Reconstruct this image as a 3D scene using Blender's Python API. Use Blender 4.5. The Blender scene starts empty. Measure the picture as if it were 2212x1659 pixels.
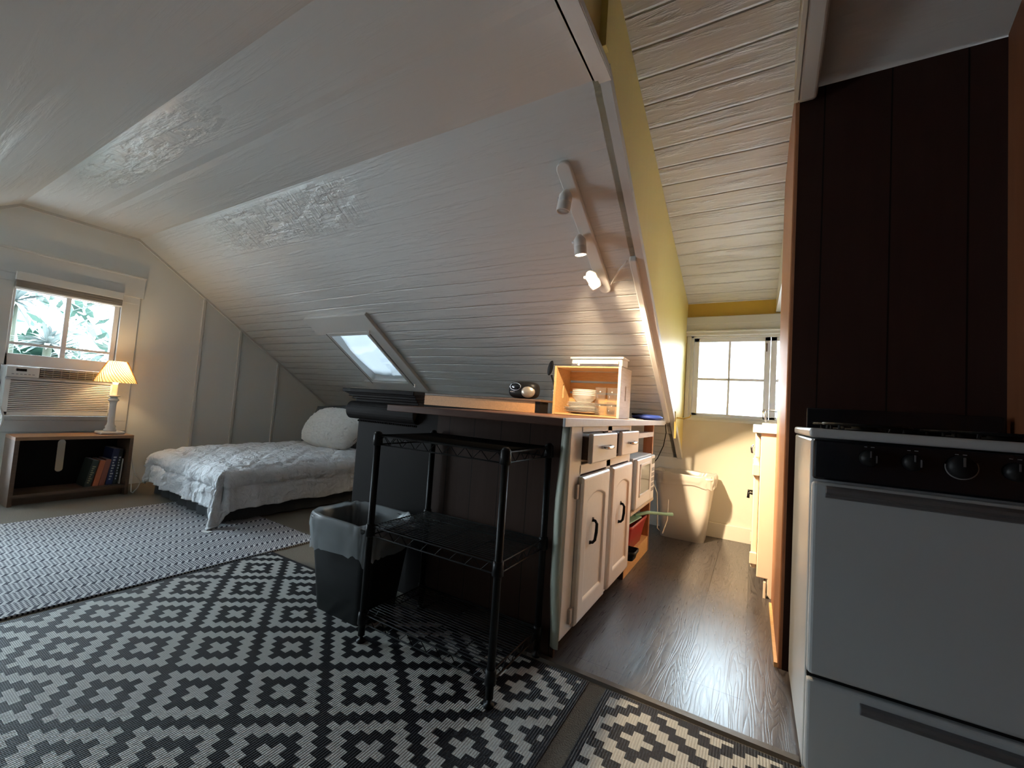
import bpy, bmesh, math, random
from mathutils import Vector, Matrix, noise
R = math.radians
random.seed(7)
SC = bpy.context.scene
COL = SC.collection

# ------------------------------------------------------------------ camera
YAW, PITCH, ROLL, FPX = R(30.348), R(3.114), R(3.936), 900.0
fwd = Vector((-math.sin(YAW) * math.cos(PITCH), math.cos(YAW) * math.cos(PITCH), math.sin(PITCH)))
r0 = Vector((math.cos(YAW), math.sin(YAW), 0))
u0 = r0.cross(fwd)
cr = math.cos(ROLL) * r0 + math.sin(ROLL) * u0
cu = -math.sin(ROLL) * r0 + math.cos(ROLL) * u0
cd = bpy.data.cameras.new('camera')
cd.sensor_fit = 'HORIZONTAL'
cd.sensor_width = 36.0
cd.lens = 36.0 * FPX / 2212.0
cd.clip_start = 0.02
cam = bpy.data.objects.new('camera', cd)
COL.objects.link(cam)
m = Matrix.Identity(4)
for i in range(3):
    m[i][0], m[i][1], m[i][2] = cr[i], cu[i], -fwd[i]
m[0][3], m[1][3], m[2][3] = 0, 0, 0.912
cam.matrix_world = m
SC.camera = cam

# ------------------------------------------------------------------ view, world, portals
SC.view_settings.view_transform = 'Standard'
SC.view_settings.look = 'None'
SC.view_settings.gamma = 1
SC.view_settings.exposure = 0.25
SC.view_settings.use_curve_mapping = False
SC.cycles.use_denoising = True
SC.cycles.max_bounces = 12
SC.cycles.diffuse_bounces = 6
SC.cycles.sample_clamp_indirect = 6.0
SKY = 30.0
w = bpy.data.worlds.new('sky')
SC.world = w
w.use_nodes = True
wn = w.node_tree
bg = wn.nodes['Background']
tc = wn.nodes.new('ShaderNodeTexCoord')
sx = wn.nodes.new('ShaderNodeSeparateXYZ')
wn.links.new(tc.outputs['Generated'], sx.inputs[0])
rp = wn.nodes.new('ShaderNodeValToRGB')
rp.color_ramp.elements[0].position = 0.0
rp.color_ramp.elements[0].color = (0.55, 0.58, 0.62, 1)
rp.color_ramp.elements[1].position = 0.12
rp.color_ramp.elements[1].color = (0.68, 0.87, 1.0, 1)
wn.links.new(sx.outputs['Z'], rp.inputs[0])
wn.links.new(rp.outputs[0], bg.inputs[0])
bg.inputs[1].default_value = SKY


def portal(name, loc, sx_, sy_, direction):
    ld = bpy.data.lights.new(name, 'AREA')
    ld.shape = 'RECTANGLE'
    ld.size, ld.size_y = sx_, sy_
    ld.cycles.is_portal = True
    o = bpy.data.objects.new(name, ld)
    o.location = loc
    o.rotation_euler = Vector(direction).to_track_quat('-Z', 'Y').to_euler()
    COL.objects.link(o)


portal('portal_gable', (-4.87, 1.05, 1.33), 0.70, 0.60, (1, 0, 0))
portal('portal_kitchen', (0.06, 3.86, 1.27), 1.2, 0.75, (0, -1, 0))
portal('portal_side', (-4.87, -0.10, 0.70), 1.30, 1.20, (1, 0, 0))

sund = bpy.data.lights.new('sun', 'SUN')
sund.energy = 26.0
sund.color = (1.0, 0.96, 0.90)
sund.angle = R(0.6)
suno = bpy.data.objects.new('sun', sund)
suno.rotation_euler = Vector((-0.25, 0.60, -0.76)).to_track_quat('-Z', 'Y').to_euler()
COL.objects.link(suno)

# ------------------------------------------------------------------ helpers


class Ex:
    """tiny expression wrapper around Math nodes"""
    def __init__(s, nt, sock): s.nt, s.s = nt, sock
    def _op(s, op, b=None, c=None, clamp=False):
        n = s.nt.nodes.new('ShaderNodeMath'); n.operation = op; n.use_clamp = clamp
        for i, v in enumerate((s, b, c)):
            if v is None: continue
            if isinstance(v, Ex): s.nt.links.new(v.s, n.inputs[i])
            else: n.inputs[i].default_value = v
        return Ex(s.nt, n.outputs[0])
    def __add__(s, b): return s._op('ADD', b)
    def __sub__(s, b): return s._op('SUBTRACT', b)
    def __mul__(s, b): return s._op('MULTIPLY', b)
    def __truediv__(s, b): return s._op('DIVIDE', b)
    def fract(s): return s._op('FRACT')
    def floor(s): return s._op('FLOOR')
    def rnd(s): return s._op('ROUND')
    def abs(s): return s._op('ABSOLUTE')
    def sin(s): return s._op('SINE')
    def lt(s, b): return s._op('LESS_THAN', b)
    def gt(s, b): return s._op('GREATER_THAN', b)
    def mx(s, b): return s._op('MAXIMUM', b)
    def mn(s, b): return s._op('MINIMUM', b)
    def pw(s, b): return s._op('POWER', b)
    def sat(s): return s._op('ADD', 0.0, clamp=True)


class Mt:
    def __init__(s, name, color=(0.8, 0.8, 0.8), rough=0.5, metal=0.0, spec=0.5):
        s.m = bpy.data.materials.new(name)
        s.m.use_nodes = True
        s.nt = s.m.node_tree
        s.b = s.nt.nodes['Principled BSDF']
        s.out = s.nt.nodes['Material Output']
        s.b.inputs['Base Color'].default_value = (*color, 1)
        s.b.inputs['Roughness'].default_value = rough
        s.b.inputs['Metallic'].default_value = metal
        s.b.inputs['Specular IOR Level'].default_value = spec
    def coord(s, kind='Object'):
        t = s.nt.nodes.new('ShaderNodeTexCoord')
        return t.outputs[kind]
    def xyz(s, kind='Object'):
        n = s.nt.nodes.new('ShaderNodeSeparateXYZ')
        s.nt.links.new(s.coord(kind), n.inputs[0])
        return [Ex(s.nt, n.outputs[i]) for i in range(3)]
    def noise(s, scale=(1, 1, 1), size=5.0, detail=3.0, rough=0.5, distort=0.0, kind='Object'):
        mp = s.nt.nodes.new('ShaderNodeMapping')
        mp.inputs['Scale'].default_value = scale
        s.nt.links.new(s.coord(kind), mp.inputs[0])
        n = s.nt.nodes.new('ShaderNodeTexNoise')
        n.inputs['Scale'].default_value = size
        n.inputs['Detail'].default_value = detail
        n.inputs['Roughness'].default_value = rough
        n.inputs['Distortion'].default_value = distort
        s.nt.links.new(mp.outputs[0], n.inputs['Vector'])
        return Ex(s.nt, n.outputs['Fac'])
    def mix(s, fac, a, b):
        n = s.nt.nodes.new('ShaderNodeMix'); n.data_type = 'RGBA'
        for sock, v in ((n.inputs[0], fac), (n.inputs[6], a), (n.inputs[7], b)):
            if isinstance(v, Ex): s.nt.links.new(v.s, sock)
            elif isinstance(v, bpy.types.NodeSocket): s.nt.links.new(v, sock)
            elif isinstance(v, (int, float)): sock.default_value = v
            else: sock.default_value = (*v, 1)
        return n.outputs[2]
    def col(s, sock): s.nt.links.new(sock, s.b.inputs['Base Color']); return s
    def rough(s, e): s.nt.links.new(e.s, s.b.inputs['Roughness']); return s
    def bump(s, e, strength=0.3, dist=0.01):
        n = s.nt.nodes.new('ShaderNodeBump')
        n.inputs['Strength'].default_value = strength
        n.inputs['Distance'].default_value = dist
        s.nt.links.new(e.s, n.inputs['Height'])
        s.nt.links.new(n.outputs[0], s.b.inputs['Normal'])
        return s


def plain(name, color, rough=0.5, metal=0.0, spec=0.5, bump=0.0, bsize=60, var=0.0):
    t = Mt(name, color, rough, metal, spec)
    n = t.noise(size=bsize, detail=4)
    if var: t.col(t.mix(n, tuple(c * (1 - var) for c in color), tuple(min(1, c * (1 + var)) for c in color)))
    if bump: t.bump(n, bump, 0.004)
    return t.m


def woody(name, c1, c2, scale, rough=0.45, size=6.0, spec=0.5, bump=0.15):
    t = Mt(name, c1, rough, 0, spec)
    n = t.noise(scale=scale, size=size, detail=6, rough=0.6, distort=0.4)
    n2 = t.noise(scale=scale, size=size * 5, detail=3)
    f = ((n - 0.3) * 1.8 + (n2 - 0.5) * 0.6).sat()
    t.col(t.mix(f, c1, c2)).bump(n2, bump, 0.003)
    return t.m


def painted_boards(name, color, axis, pitch, lo, strength=0.5, rough=0.3, stretch=(2, 30, 30), fade=None, coarse=1.0, glossy=None):
    """painted boards: narrow grooves every `pitch` along axis, brush ridges along the boards"""
    t = Mt(name, color, rough)
    c = t.xyz()[axis]
    wob = t.noise(size=1.6, detail=2)
    f = ((c + wob * 0.02) / pitch + lo).fract()
    d = (f - 0.5).abs()
    groove = ((d - 0.44) * 16.0).sat()
    n = t.noise(scale=stretch, size=1.0, detail=6, rough=0.62, distort=0.3)
    n3 = t.noise(scale=(0.6, 3, 3), size=1.1, detail=3)
    ridge = ((n - 0.52) * 5.0).sat()
    if fade is not None:
        y = t.xyz()[1]
        amt = ((y - fade[0]) / (fade[1] - fade[0])).sat() * 0.92 + 0.08
        groove = groove * amt
        ridge = ridge * (amt * 0.75 + 0.25)
    h = (n * 0.35 + ridge * 0.5 + n3 * 0.6) * coarse - groove * 1.1
    t.bump(h, strength, 0.012)
    rr = n * 0.25 + (rough - 0.10)
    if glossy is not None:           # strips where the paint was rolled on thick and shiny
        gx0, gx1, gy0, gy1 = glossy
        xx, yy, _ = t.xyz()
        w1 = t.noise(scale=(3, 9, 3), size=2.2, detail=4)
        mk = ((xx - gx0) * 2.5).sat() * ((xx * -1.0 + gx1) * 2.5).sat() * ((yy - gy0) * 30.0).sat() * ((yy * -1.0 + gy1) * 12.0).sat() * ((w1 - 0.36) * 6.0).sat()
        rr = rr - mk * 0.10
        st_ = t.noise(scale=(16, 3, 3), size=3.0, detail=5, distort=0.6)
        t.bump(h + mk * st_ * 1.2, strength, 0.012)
    t.rough(rr)
    t.col(t.mix(n3, tuple(x * 0.93 for x in color), color))
    return t.m


def xform(verts, M):
    return [M @ Vector(v) for v in verts]


class MB:
    def __init__(s): s.v, s.f = [], []
    def add(s, verts, faces):
        o = len(s.v); s.v += [Vector(v) for v in verts]; s.f += [tuple(i + o for i in f) for f in faces]; return s
    def box(s, x0, x1, y0, y1, z0, z1, M=None):
        v = [(x, y, z) for z in (z0, z1) for y in (y0, y1) for x in (x0, x1)]
        if M: v = xform(v, M)
        return s.add(v, [(0, 2, 3, 1), (4, 5, 7, 6), (0, 1, 5, 4), (2, 6, 7, 3), (0, 4, 6, 2), (1, 3, 7, 5)])
    def prism(s, poly, a, b, axis=0):
        """polygon in the other two axes, extruded from a to b along axis"""
        def P(t, q):
            return (t, q[0], q[1]) if axis == 0 else ((q[0], t, q[1]) if axis == 1 else (q[0], q[1], t))
        n = len(poly)
        v = [P(a, q) for q in poly] + [P(b, q) for q in poly]
        f = [tuple(range(n)), tuple(range(2 * n - 1, n - 1, -1))]
        f += [(i, i + n, (i + 1) % n + n, (i + 1) % n) for i in range(n)]
        return s.add(v, f)
    def tube(s, pts, r, n=8, closed=False, M=None):
        pts = [Vector(p) for p in pts]
        if M: pts = [M @ p for p in pts]
        k = len(pts)
        rs = r if isinstance(r, (list, tuple)) else [r] * k
        v, prev = [], None
        for i, p in enumerate(pts):
            if closed: t = (pts[(i + 1) % k] - pts[i - 1])
            else: t = pts[min(i + 1, k - 1)] - pts[max(i - 1, 0)]
            t.normalize()
            if prev is None:
                a = Vector((0, 0, 1)) if abs(t.z) < 0.9 else Vector((1, 0, 0))
                e = t.cross(a).normalized()
            else:
                e = (prev - t * prev.dot(t)).normalized()
            prev = e
            g = t.cross(e)
            v += [p + rs[i] * (math.cos(2 * math.pi * j / n) * e + math.sin(2 * math.pi * j / n) * g) for j in range(n)]
        f = []
        for i in range(k if closed else k - 1):
            a, b = i * n, ((i + 1) % k) * n
            f += [(a + j, a + (j + 1) % n, b + (j + 1) % n, b + j) for j in range(n)]
        if not closed:
            f += [tuple(range(n - 1, -1, -1)), tuple(range((k - 1) * n, k * n))]
        return s.add(v, f)
    def lathe(s, prof, n=32, c=(0, 0, 0), M=None, cap=False):
        v, f = [], []
        for (r, z) in prof:
            v += [(c[0] + r * math.cos(2 * math.pi * j / n), c[1] + r * math.sin(2 * math.pi * j / n), c[2] + z) for j in range(n)]
        for i in range(len(prof) - 1):
            f += [(i * n + j, i * n + (j + 1) % n, (i + 1) * n + (j + 1) % n, (i + 1) * n + j) for j in range(n)]
        if cap:
            f += [tuple(range(n - 1, -1, -1)), tuple(range((len(prof) - 1) * n, len(prof) * n))]
        if M: v = xform(v, M)
        return s.add(v, f)
    def grid(s, nu, nv, fn, wrap=False):
        v = [fn(i / (nu if wrap else nu - 1), j / (nv - 1)) for j in range(nv) for i in range(nu)]
        f = []
        for j in range(nv - 1):
            for i in range(nu if wrap else nu - 1):
                a, b = j * nu + i, j * nu + (i + 1) % nu
                f.append((a, b, b + nu, a + nu))
        return s.add(v, f)
    def build(s, name, mat, parent=None, smooth=False, bevel=0.0, seg=2, local=False, solid=0.0, subd=0, autos=None):
        me = bpy.data.meshes.new(name)
        off = Vector((0, 0, 0))
        if parent is not None and not local:
            q = parent
            while q is not None:
                off += q.location; q = q.parent
        me.from_pydata([tuple(p - off) for p in s.v], [], s.f)
        b = bmesh.new(); b.from_mesh(me)
        bmesh.ops.recalc_face_normals(b, faces=b.faces)
        b.to_mesh(me); b.free()
        me.materials.append(mat)
        if smooth:
            me.polygons.foreach_set('use_smooth', [True] * len(me.polygons))
        o = bpy.data.objects.new(name, me)
        COL.objects.link(o)
        if parent is not None: o.parent = parent
        if solid:
            md = o.modifiers.new('thick', 'SOLIDIFY'); md.thickness = solid; md.offset = 0
        if bevel:
            md = o.modifiers.new('bevel', 'BEVEL'); md.width = bevel; md.segments = seg
            md.limit_method = 'ANGLE'; md.angle_limit = R(40)
            md.harden_normals = False
        if subd:
            md = o.modifiers.new('sub', 'SUBSURF'); md.levels = subd; md.render_levels = subd
        return o


def tag(o, label, cat, group=None, kind=None):
    o['label'] = label; o['category'] = cat
    if group: o['group'] = group
    if kind: o['kind'] = kind
    return o


def thing(name, loc, label, cat, group=None, rz=0.0):
    o = bpy.data.objects.new(name, None)
    o.location = loc; o.rotation_euler = (0, 0, rz); o.empty_display_size = 0.1
    COL.objects.link(o)
    return tag(o, label, cat, group)


def struct(o):
    o['kind'] = 'structure'
    return o


def copy_tree(o, parent=None):
    c = o.copy(); COL.objects.link(c)
    if parent is not None: c.parent = parent
    for ch in list(o.children): copy_tree(ch, c)
    return c


def bx(name, mat, parent, *b, bevel=0.0, **k):
    return MB().box(*b).build(name, mat, parent, bevel=bevel, **k)


# ------------------------------------------------------------------ materials
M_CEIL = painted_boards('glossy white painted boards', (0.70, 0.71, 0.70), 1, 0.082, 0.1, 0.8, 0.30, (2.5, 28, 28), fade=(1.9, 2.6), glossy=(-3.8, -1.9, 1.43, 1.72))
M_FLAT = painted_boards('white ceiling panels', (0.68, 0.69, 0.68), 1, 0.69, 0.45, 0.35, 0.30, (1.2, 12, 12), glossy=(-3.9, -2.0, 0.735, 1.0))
M_DORM = painted_boards('white dormer boards', (0.76, 0.76, 0.76), 1, 0.125, 0.3, 0.8, 0.33, (3, 26, 26), coarse=1.2)
M_WALL = plain('white wall paint', (0.80, 0.82, 0.80), 0.45, bump=0.06, bsize=90)
M_CREAM = plain('cream wall paint', (0.70, 0.66, 0.57), 0.45, bump=0.06, bsize=90)
M_TRIM = plain('white gloss trim', (0.68, 0.68, 0.66), 0.35, bump=0.05, bsize=30)
M_YEL = Mt('yellow wall paint', (0.70, 0.56, 0.17), 0.38)
M_YEL.bump(M_YEL.noise(scale=(6, 6, 0.6), size=3, detail=3), 0.15, 0.006); M_YEL = M_YEL.m
M_SASH = plain('window sash paint', (0.82, 0.85, 0.92), 0.4)


def paneling(name, c1, c2, axis, pitch, rough=0.5):
    t = Mt(name, c1, rough, spec=.15)
    x = t.xyz()[axis]
    cell = (x / pitch)
    f = (cell.fract() - 0.5).abs()
    groove = f.gt(0.488)
    n = t.noise(scale=(18, 18, 1.2), size=2.0, detail=5, distort=0.5)
    k = (cell.floor() * 12.9898).sin() * 0.25 + 0.35
    c = t.mix((n * 0.7 + k - 0.2).sat(), c1, c2)
    t.col(t.mix(groove, c, tuple(q * 0.25 for q in c1)))
    t.bump(n * 0.2 - groove * 1.0, 0.35, 0.004)
    return t.m


M_DPAN = paneling('dark brown panelling', (0.022, 0.010, 0.008), (0.040, 0.018, 0.014), 0, 0.20, 0.55)
M_BPAN = paneling('brown bar panelling', (0.030, 0.015, 0.010), (0.062, 0.033, 0.023), 0, 0.135, 0.65)
M_RWOOD = paneling('reddish brown panelling', (0.10, 0.035, 0.015), (0.17, 0.065, 0.03), 1, 0.3, 0.5)
M_OWOOD = woody('orange brown wood', (0.30, 0.12, 0.055), (0.46, 0.21, 0.10), (14, 14, 0.8), 0.45)
M_PINE = woody('pine wood', (0.62, 0.36, 0.15), (0.80, 0.52, 0.25), (1.5, 14, 14), 0.55)
M_PINEE = woody('whitewashed pine end wood', (0.52, 0.44, 0.37), (0.70, 0.62, 0.55), (14, 1.5, 14), 0.55)
M_BTOP = woody('brown laminate', (0.075, 0.032, 0.020), (0.11, 0.048, 0.030), (1.2, 12, 12), 0.40, spec=.2)
M_OSB = plain('orange particle board', (0.52, 0.25, 0.09), 0.55, bump=0.1, bsize=120, var=0.25)
M_NS = woody('walnut laminate', (0.20, 0.10, 0.05), (0.33, 0.17, 0.085), (10, 1.0, 10), 0.4)
M_NSD = woody('dark walnut laminate', (0.09, 0.05, 0.03), (0.15, 0.085, 0.05), (10, 1.0, 10), 0.45)
M_BLACKW = plain('black painted wood', (0.009, 0.0072, 0.0066), 0.65, spec=.1, bump=0.06)
M_BLACKM = plain('black coated wire', (0.005, 0.005, 0.005), 0.45, spec=.2)
M_BLACKP = plain('black plastic', (0.009, 0.009, 0.010), 0.42, spec=.2)
M_DARKF = plain('charcoal fabric', (0.055, 0.058, 0.062), 0.9, bump=0.3, bsize=300)
M_GREYF = plain('dark grey pillowcase', (0.075, 0.08, 0.085), 0.9, bump=0.2, bsize=200)
M_CAB = plain('off white cabinet paint', (0.78, 0.73, 0.66), 0.30, bump=0.12, bsize=25, var=0.04)
M_STOVE = plain('white enamel', (0.46, 0.49, 0.51), 0.22)
M_GLASSB = plain('black glass', (0.006, 0.007, 0.010), 0.10)
M_CHROME = plain('chrome', (0.55, 0.56, 0.58), 0.18, 1.0)
M_GREYH = plain('grey metal handle', (0.16, 0.16, 0.17), 0.35, 0.4)
M_WHITEP = plain('white plastic', (0.74, 0.73, 0.70), 0.35)
M_GREYP = plain('grey plastic', (0.30, 0.30, 0.31), 0.45)
M_CERAM = plain('white ceramic', (0.82, 0.80, 0.76), 0.2)
M_LAMW = plain('white laminate', (0.72, 0.73, 0.76), 0.3, bump=0.1, bsize=50, var=0.1)
M_BIN = plain('cream bin plastic', (0.72, 0.68, 0.62), 0.4)
M_RED = plain('red plastic', (0.42, 0.03, 0.03), 0.35)
M_MINT = plain('mint plastic', (0.30, 0.55, 0.45), 0.4)
M_BLUE = plain('blue fabric', (0.02, 0.05, 0.28), 0.6, bump=0.3, bsize=80)
M_GREENC = plain('pale green sheet vinyl', (0.52, 0.55, 0.45), 0.45)


def carpet():
    t = Mt('grey beige carpet', (0.30, 0.27, 0.22), 0.95, spec=0.1)
    n = t.noise(size=220, detail=3); n2 = t.noise(size=3, detail=2)
    t.col(t.mix((n * 0.7 + n2 * 0.3), (0.11, 0.10, 0.083), (0.23, 0.205, 0.17))).bump(n, 0.6, 0.006)
    return t.m


def vinyl():
    t = Mt('dark vinyl planks', (0.08, 0.07, 0.07), 0.36)
    x, y, z = t.xyz()
    row = (x / 0.185).floor()
    yy = y + (row * 7.13).sin() * 0.6
    fx = ((x / 0.185).fract() - 0.5).abs()
    fy = ((yy / 1.2).fract() - 0.5).abs()
    seam = fx.gt(0.493).mx(fy.gt(0.4985))
    mp = t.noise(scale=(7, 0.7, 1), size=1.6, detail=2, distort=0.3)
    rings = (mp * 26.0 + row * 3.1).fract()
    ring = ((rings - 0.5).abs() * 2.0).pw(3.0)
    fine = t.noise(scale=(90, 4, 1), size=2.0, detail=4)
    tone = ((row * 3.7 + (yy / 1.2).floor() * 5.3).sin()) * 0.12 + 0.45
    f = (tone + (fine - 0.5) * 0.6 - ring * 0.42).sat()
    c = t.mix(f, (0.032, 0.028, 0.029), (0.135, 0.118, 0.112))
    t.col(t.mix(seam, c, (0.012, 0.011, 0.011)))
    t.bump(fine * 0.3 - ring * 0.3 - seam, 0.25, 0.002)
    t.rough(fine * 0.15 + 0.22)
    return t.m


def diamond_rug(x0, x1, y0, y1, cx, cy, name):
    t = Mt(name, (0.1, 0.1, 0.1), 0.5, spec=0.25)
    x, y, z = t.xyz()
    u = (x - cx) / 0.19
    v = (y - cy) / 0.147
    s = (u + v) * 0.5
    q = (u - v) * 0.5
    ds = s - s.rnd()
    dq = q - q.rnd()
    i = ((ds + dq).abs() * 6.5).rnd()
    j = ((ds - dq).abs() * 6.5).rnd()
    d = i + j
    white = d.lt(1.5).mx(d.gt(3.5) * d.lt(5.5))
    ins = x.gt(x0 + 0.022) * x.lt(x1 - 0.022) * y.gt(y0 + 0.018) * y.lt(y1 - 0.018)
    white = white * ins
    rib = (x * (2 * math.pi / 0.0075)).sin() * 0.5 + 0.5
    wv = (y * (2 * math.pi / 0.0045)).sin() * 0.5 + 0.5
    n = t.noise(size=150, detail=2)
    cw = t.mix(rib * 0.5 + n * 0.4, (0.33, 0.33, 0.31), (0.60, 0.60, 0.57))
    cb = t.mix(rib * 0.6 + n * 0.3, (0.004, 0.004, 0.006), (0.016, 0.016, 0.021))
    t.col(t.mix(white, cb, cw))
    t.bump(rib + wv * 0.3, 0.7, 0.0018)
    return t.m


def woven_rug():
    t = Mt('grey navy woven cotton', (0.3, 0.3, 0.3), 0.85, spec=0.2)
    x, y, z = t.xyz()
    wob = t.noise(size=4, detail=2)
    p = (x + wob * 0.008) / 0.118
    f = p.fract()
    bold = f.lt(0.24)
    b2 = (f / 0.24)
    bd = ((y + b2 * 0.016) / 0.030 + p.floor() * 0.37).fract().lt(0.5)
    bd2 = ((y - b2 * 0.016) / 0.030 + p.floor() * 0.37).fract().lt(0.5)
    n = t.noise(size=60, detail=2)
    dash = bd
    zig = ((f * 7.0).fract() - 0.5).abs() * 0.016
    fine = ((y + zig) / 0.0135).fract().lt(0.56)
    pat = dash * bold + fine * (bold * -1.0 + 1.0)
    cA = t.mix(n, (0.44, 0.44, 0.45), (0.62, 0.62, 0.62))
    cB = t.mix(n, (0.018, 0.018, 0.030), (0.055, 0.055, 0.075))
    t.col(t.mix(pat, cB, cA))
    t.bump(pat * 0.6 + n * 0.4, 0.6, 0.004)
    return t.m


def comforter_mat():
    t = Mt('white quilted cotton', (0.74, 0.75, 0.77), 0.8, spec=0.2)
    n = t.noise(scale=(3, 3, 3), size=6, detail=5, distort=1.2)
    n2 = t.noise(size=45, detail=3)
    t.bump(n * 0.9 + n2 * 0.25, 0.9, 0.03)
    return t.m


def glass_mat(name, tint=(1, 1, 1), refl=0.06, rough=0.02):
    mm = bpy.data.materials.new(name); mm.use_nodes = True
    nt = mm.node_tree; nt.nodes.clear()
    out = nt.nodes.new('ShaderNodeOutputMaterial')
    tr = nt.nodes.new('ShaderNodeBsdfTransparent'); tr.inputs[0].default_value = (*tint, 1)
    gl = nt.nodes.new('ShaderNodeBsdfGlossy'); gl.inputs['Roughness'].default_value = rough
    fr = nt.nodes.new('ShaderNodeFresnel'); fr.inputs[0].default_value = 1.45
    mx = nt.nodes.new('ShaderNodeMixShader')
    nt.links.new(fr.outputs[0], mx.inputs[0]); nt.links.new(tr.outputs[0], mx.inputs[1]); nt.links.new(gl.outputs[0], mx.inputs[2])
    nt.links.new(mx.outputs[0], out.inputs[0])
    return mm


def translucent(name, color, trans, transp, rough=0.4, stripes=None):
    """thin sheet: diffuse + translucent + a share of clear transparency + gloss"""
    mm = bpy.data.materials.new(name); mm.use_nodes = True
    nt = mm.node_tree; nt.nodes.clear()
    out = nt.nodes.new('ShaderNodeOutputMaterial')
    df = nt.nodes.new('ShaderNodeBsdfDiffuse'); df.inputs[0].default_value = (*color, 1)
    tl = nt.nodes.new('ShaderNodeBsdfTranslucent'); tl.inputs[0].default_value = (*color, 1)
    tp = nt.nodes.new('ShaderNodeBsdfTransparent')
    gl = nt.nodes.new('ShaderNodeBsdfGlossy'); gl.inputs['Roughness'].default_value = rough
    a = nt.nodes.new('ShaderNodeMixShader'); a.inputs[0].default_value = trans
    nt.links.new(df.outputs[0], a.inputs[1]); nt.links.new(tl.outputs[0], a.inputs[2])
    b = nt.nodes.new('ShaderNodeMixShader'); b.inputs[0].default_value = transp
    nt.links.new(a.outputs[0], b.inputs[1]); nt.links.new(tp.outputs[0], b.inputs[2])
    c = nt.nodes.new('ShaderNodeMixShader'); c.inputs[0].default_value = 0.06
    nt.links.new(b.outputs[0], c.inputs[1]); nt.links.new(gl.outputs[0], c.inputs[2])
    nt.links.new(c.outputs[0], out.inputs[0])
    return mm


def emitter(name, color, strength):
    mm = bpy.data.materials.new(name); mm.use_nodes = True
    nt = mm.node_tree; nt.nodes.clear()
    out = nt.nodes.new('ShaderNodeOutputMaterial')
    e = nt.nodes.new('ShaderNodeEmission'); e.inputs[0].default_value = (*color, 1); e.inputs[1].default_value = strength
    nt.links.new(e.outputs[0], out.inputs[0])
    return mm


M_CARPET, M_VINYL = carpet(), vinyl()
M_COMF = comforter_mat()
M_GLASS = glass_mat('window glass')
M_TUMB = translucent('tumbler glass', (0.8, 0.74, 0.66), 0.5, 0.93, 0.1)
M_BAG = translucent('clear bin bag', (0.50, 0.54, 0.56), 0.4, 0.5, 0.28)
M_BAGW = translucent('white bin bag', (0.80, 0.77, 0.72), 0.4, 0.1, 0.3)
M_COVER = translucent('white skylight cover', (0.14, 0.145, 0.15), 0.45, 0.0, 0.6)
M_SHADE = translucent('pleated cream lampshade', (0.95, 0.72, 0.38), 0.62, 0.0, 0.7)
M_FUR = plain('white plush', (0.76, 0.74, 0.70), 0.95, bump=1.0, bsize=70, spec=0.1)

# ------------------------------------------------------------------ the room shell
SL = 0.687                               # gambrel roof slope
YA, YB, ZR = 0.73, 1.42, 2.163           # flat strip of the ceiling
XG, XC, YW = -4.75, -0.51, 3.72          # left gable wall, dormer cheek, far wall
YBK, XR = -1.25, 0.69                    # back wall, right wall


def zs(y): return ZR - SL * (y - YB)
def zd(y): return 1.872 + 0.305 * (YW - y)


# floors
struct(MB().box(XG - .1, XC - .1, YBK, YW + .1, -0.06, 0).box(XC - .1, 1.2, YBK, 1.455, -0.06, 0).build('floor', M_CARPET))
struct(MB().box(-1.36, 1.2, 1.455, YW + .1, -0.05, 0.001).build('floor', M_VINYL))
struct(MB().prism([(1.435, 0), (1.442, 0.009), (1.462, 0.011), (1.475, 0.002), (1.475, 0)], -0.70, 0.135, 0).build('trim_1', plain('dull metal strip', (0.13, 0.115, 0.10), 0.35, 0.6, bump=0.1)))

# gable wall (left): window opening y .74-1.355, z .60-1.56
gw = MB()
GY0, GY1, GZ0, GZ1 = 0.735, 1.36, 0.59, 1.58
gw.box(XG - .1, XG, .55, YW + .1, 0, GZ0).box(XG - .1, XG, YBK, -.74, 0, GZ0)
SY0_, SY1_, SZ0, SZ1 = -.74, .55, .10, 1.28                                    # unseen opening added in the same wall to let in daylight
gw.box(XG - .1, XG, SY1_, GY0, GZ0, ZR).box(XG - .1, XG, YBK, SY0_, GZ0, .80).box(XG - .1, XG, SY0_, SY1_, 0, SZ0)
gw.prism([(YBK, .80), (SY0_, .80), (SY0_, ZR + SL * (SY0_ - YA)), (YBK, ZR + SL * (YBK - YA))], XG - .1, XG, 0)
gw.prism([(SY0_, ZR + SL * (SY0_ - YA) - .06), (SY1_, ZR + SL * (SY1_ - YA) - .25), (SY1_, ZR), (YA, ZR), (SY0_, ZR + SL * (SY0_ - YA))], XG - .1, XG, 0)
gw.prism([(GY1, GZ0), (YW, GZ0), (YB, ZR), (GY1, ZR)], XG - .1, XG, 0)
gw.prism([(GY0, GZ1), (GY1, GZ1), (GY1, ZR), (GY0, ZR)], XG - .1, XG, 0)
struct(gw.build('wall_left', M_WALL))
# battens, cornice strip, head trim on the gable wall
bt = MB()
for y in (1.975, 2.335, 2.765):
    bt.prism([(0, 0), (0, 0.024), (0.012, 0.030), (0.020, 0.018), (0.020, 0)], 0.0, zs(y) - 0.02, 2)
    for i in range(-10, 0):
        p = bt.v[i]; bt.v[i] = Vector((XG + p.x, y + p.y - 0.015, p.z))
struct(bt.build('trim_2', M_TRIM))
cm = MB()
for (a, b) in (((YBK, ZR + SL * (YBK - YA)), (YA, ZR)), ((YA, ZR), (YB, ZR)), ((YB, ZR), (YW, zs(YW)))):
    cm.prism([(a[0], a[1] + .003), (b[0], b[1] + .003), (b[0], b[1] - 0.022), (a[0], a[1] - 0.022)], XG, XG + 0.018, 0)
struct(cm.build('trim_3', M_TRIM))

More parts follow.
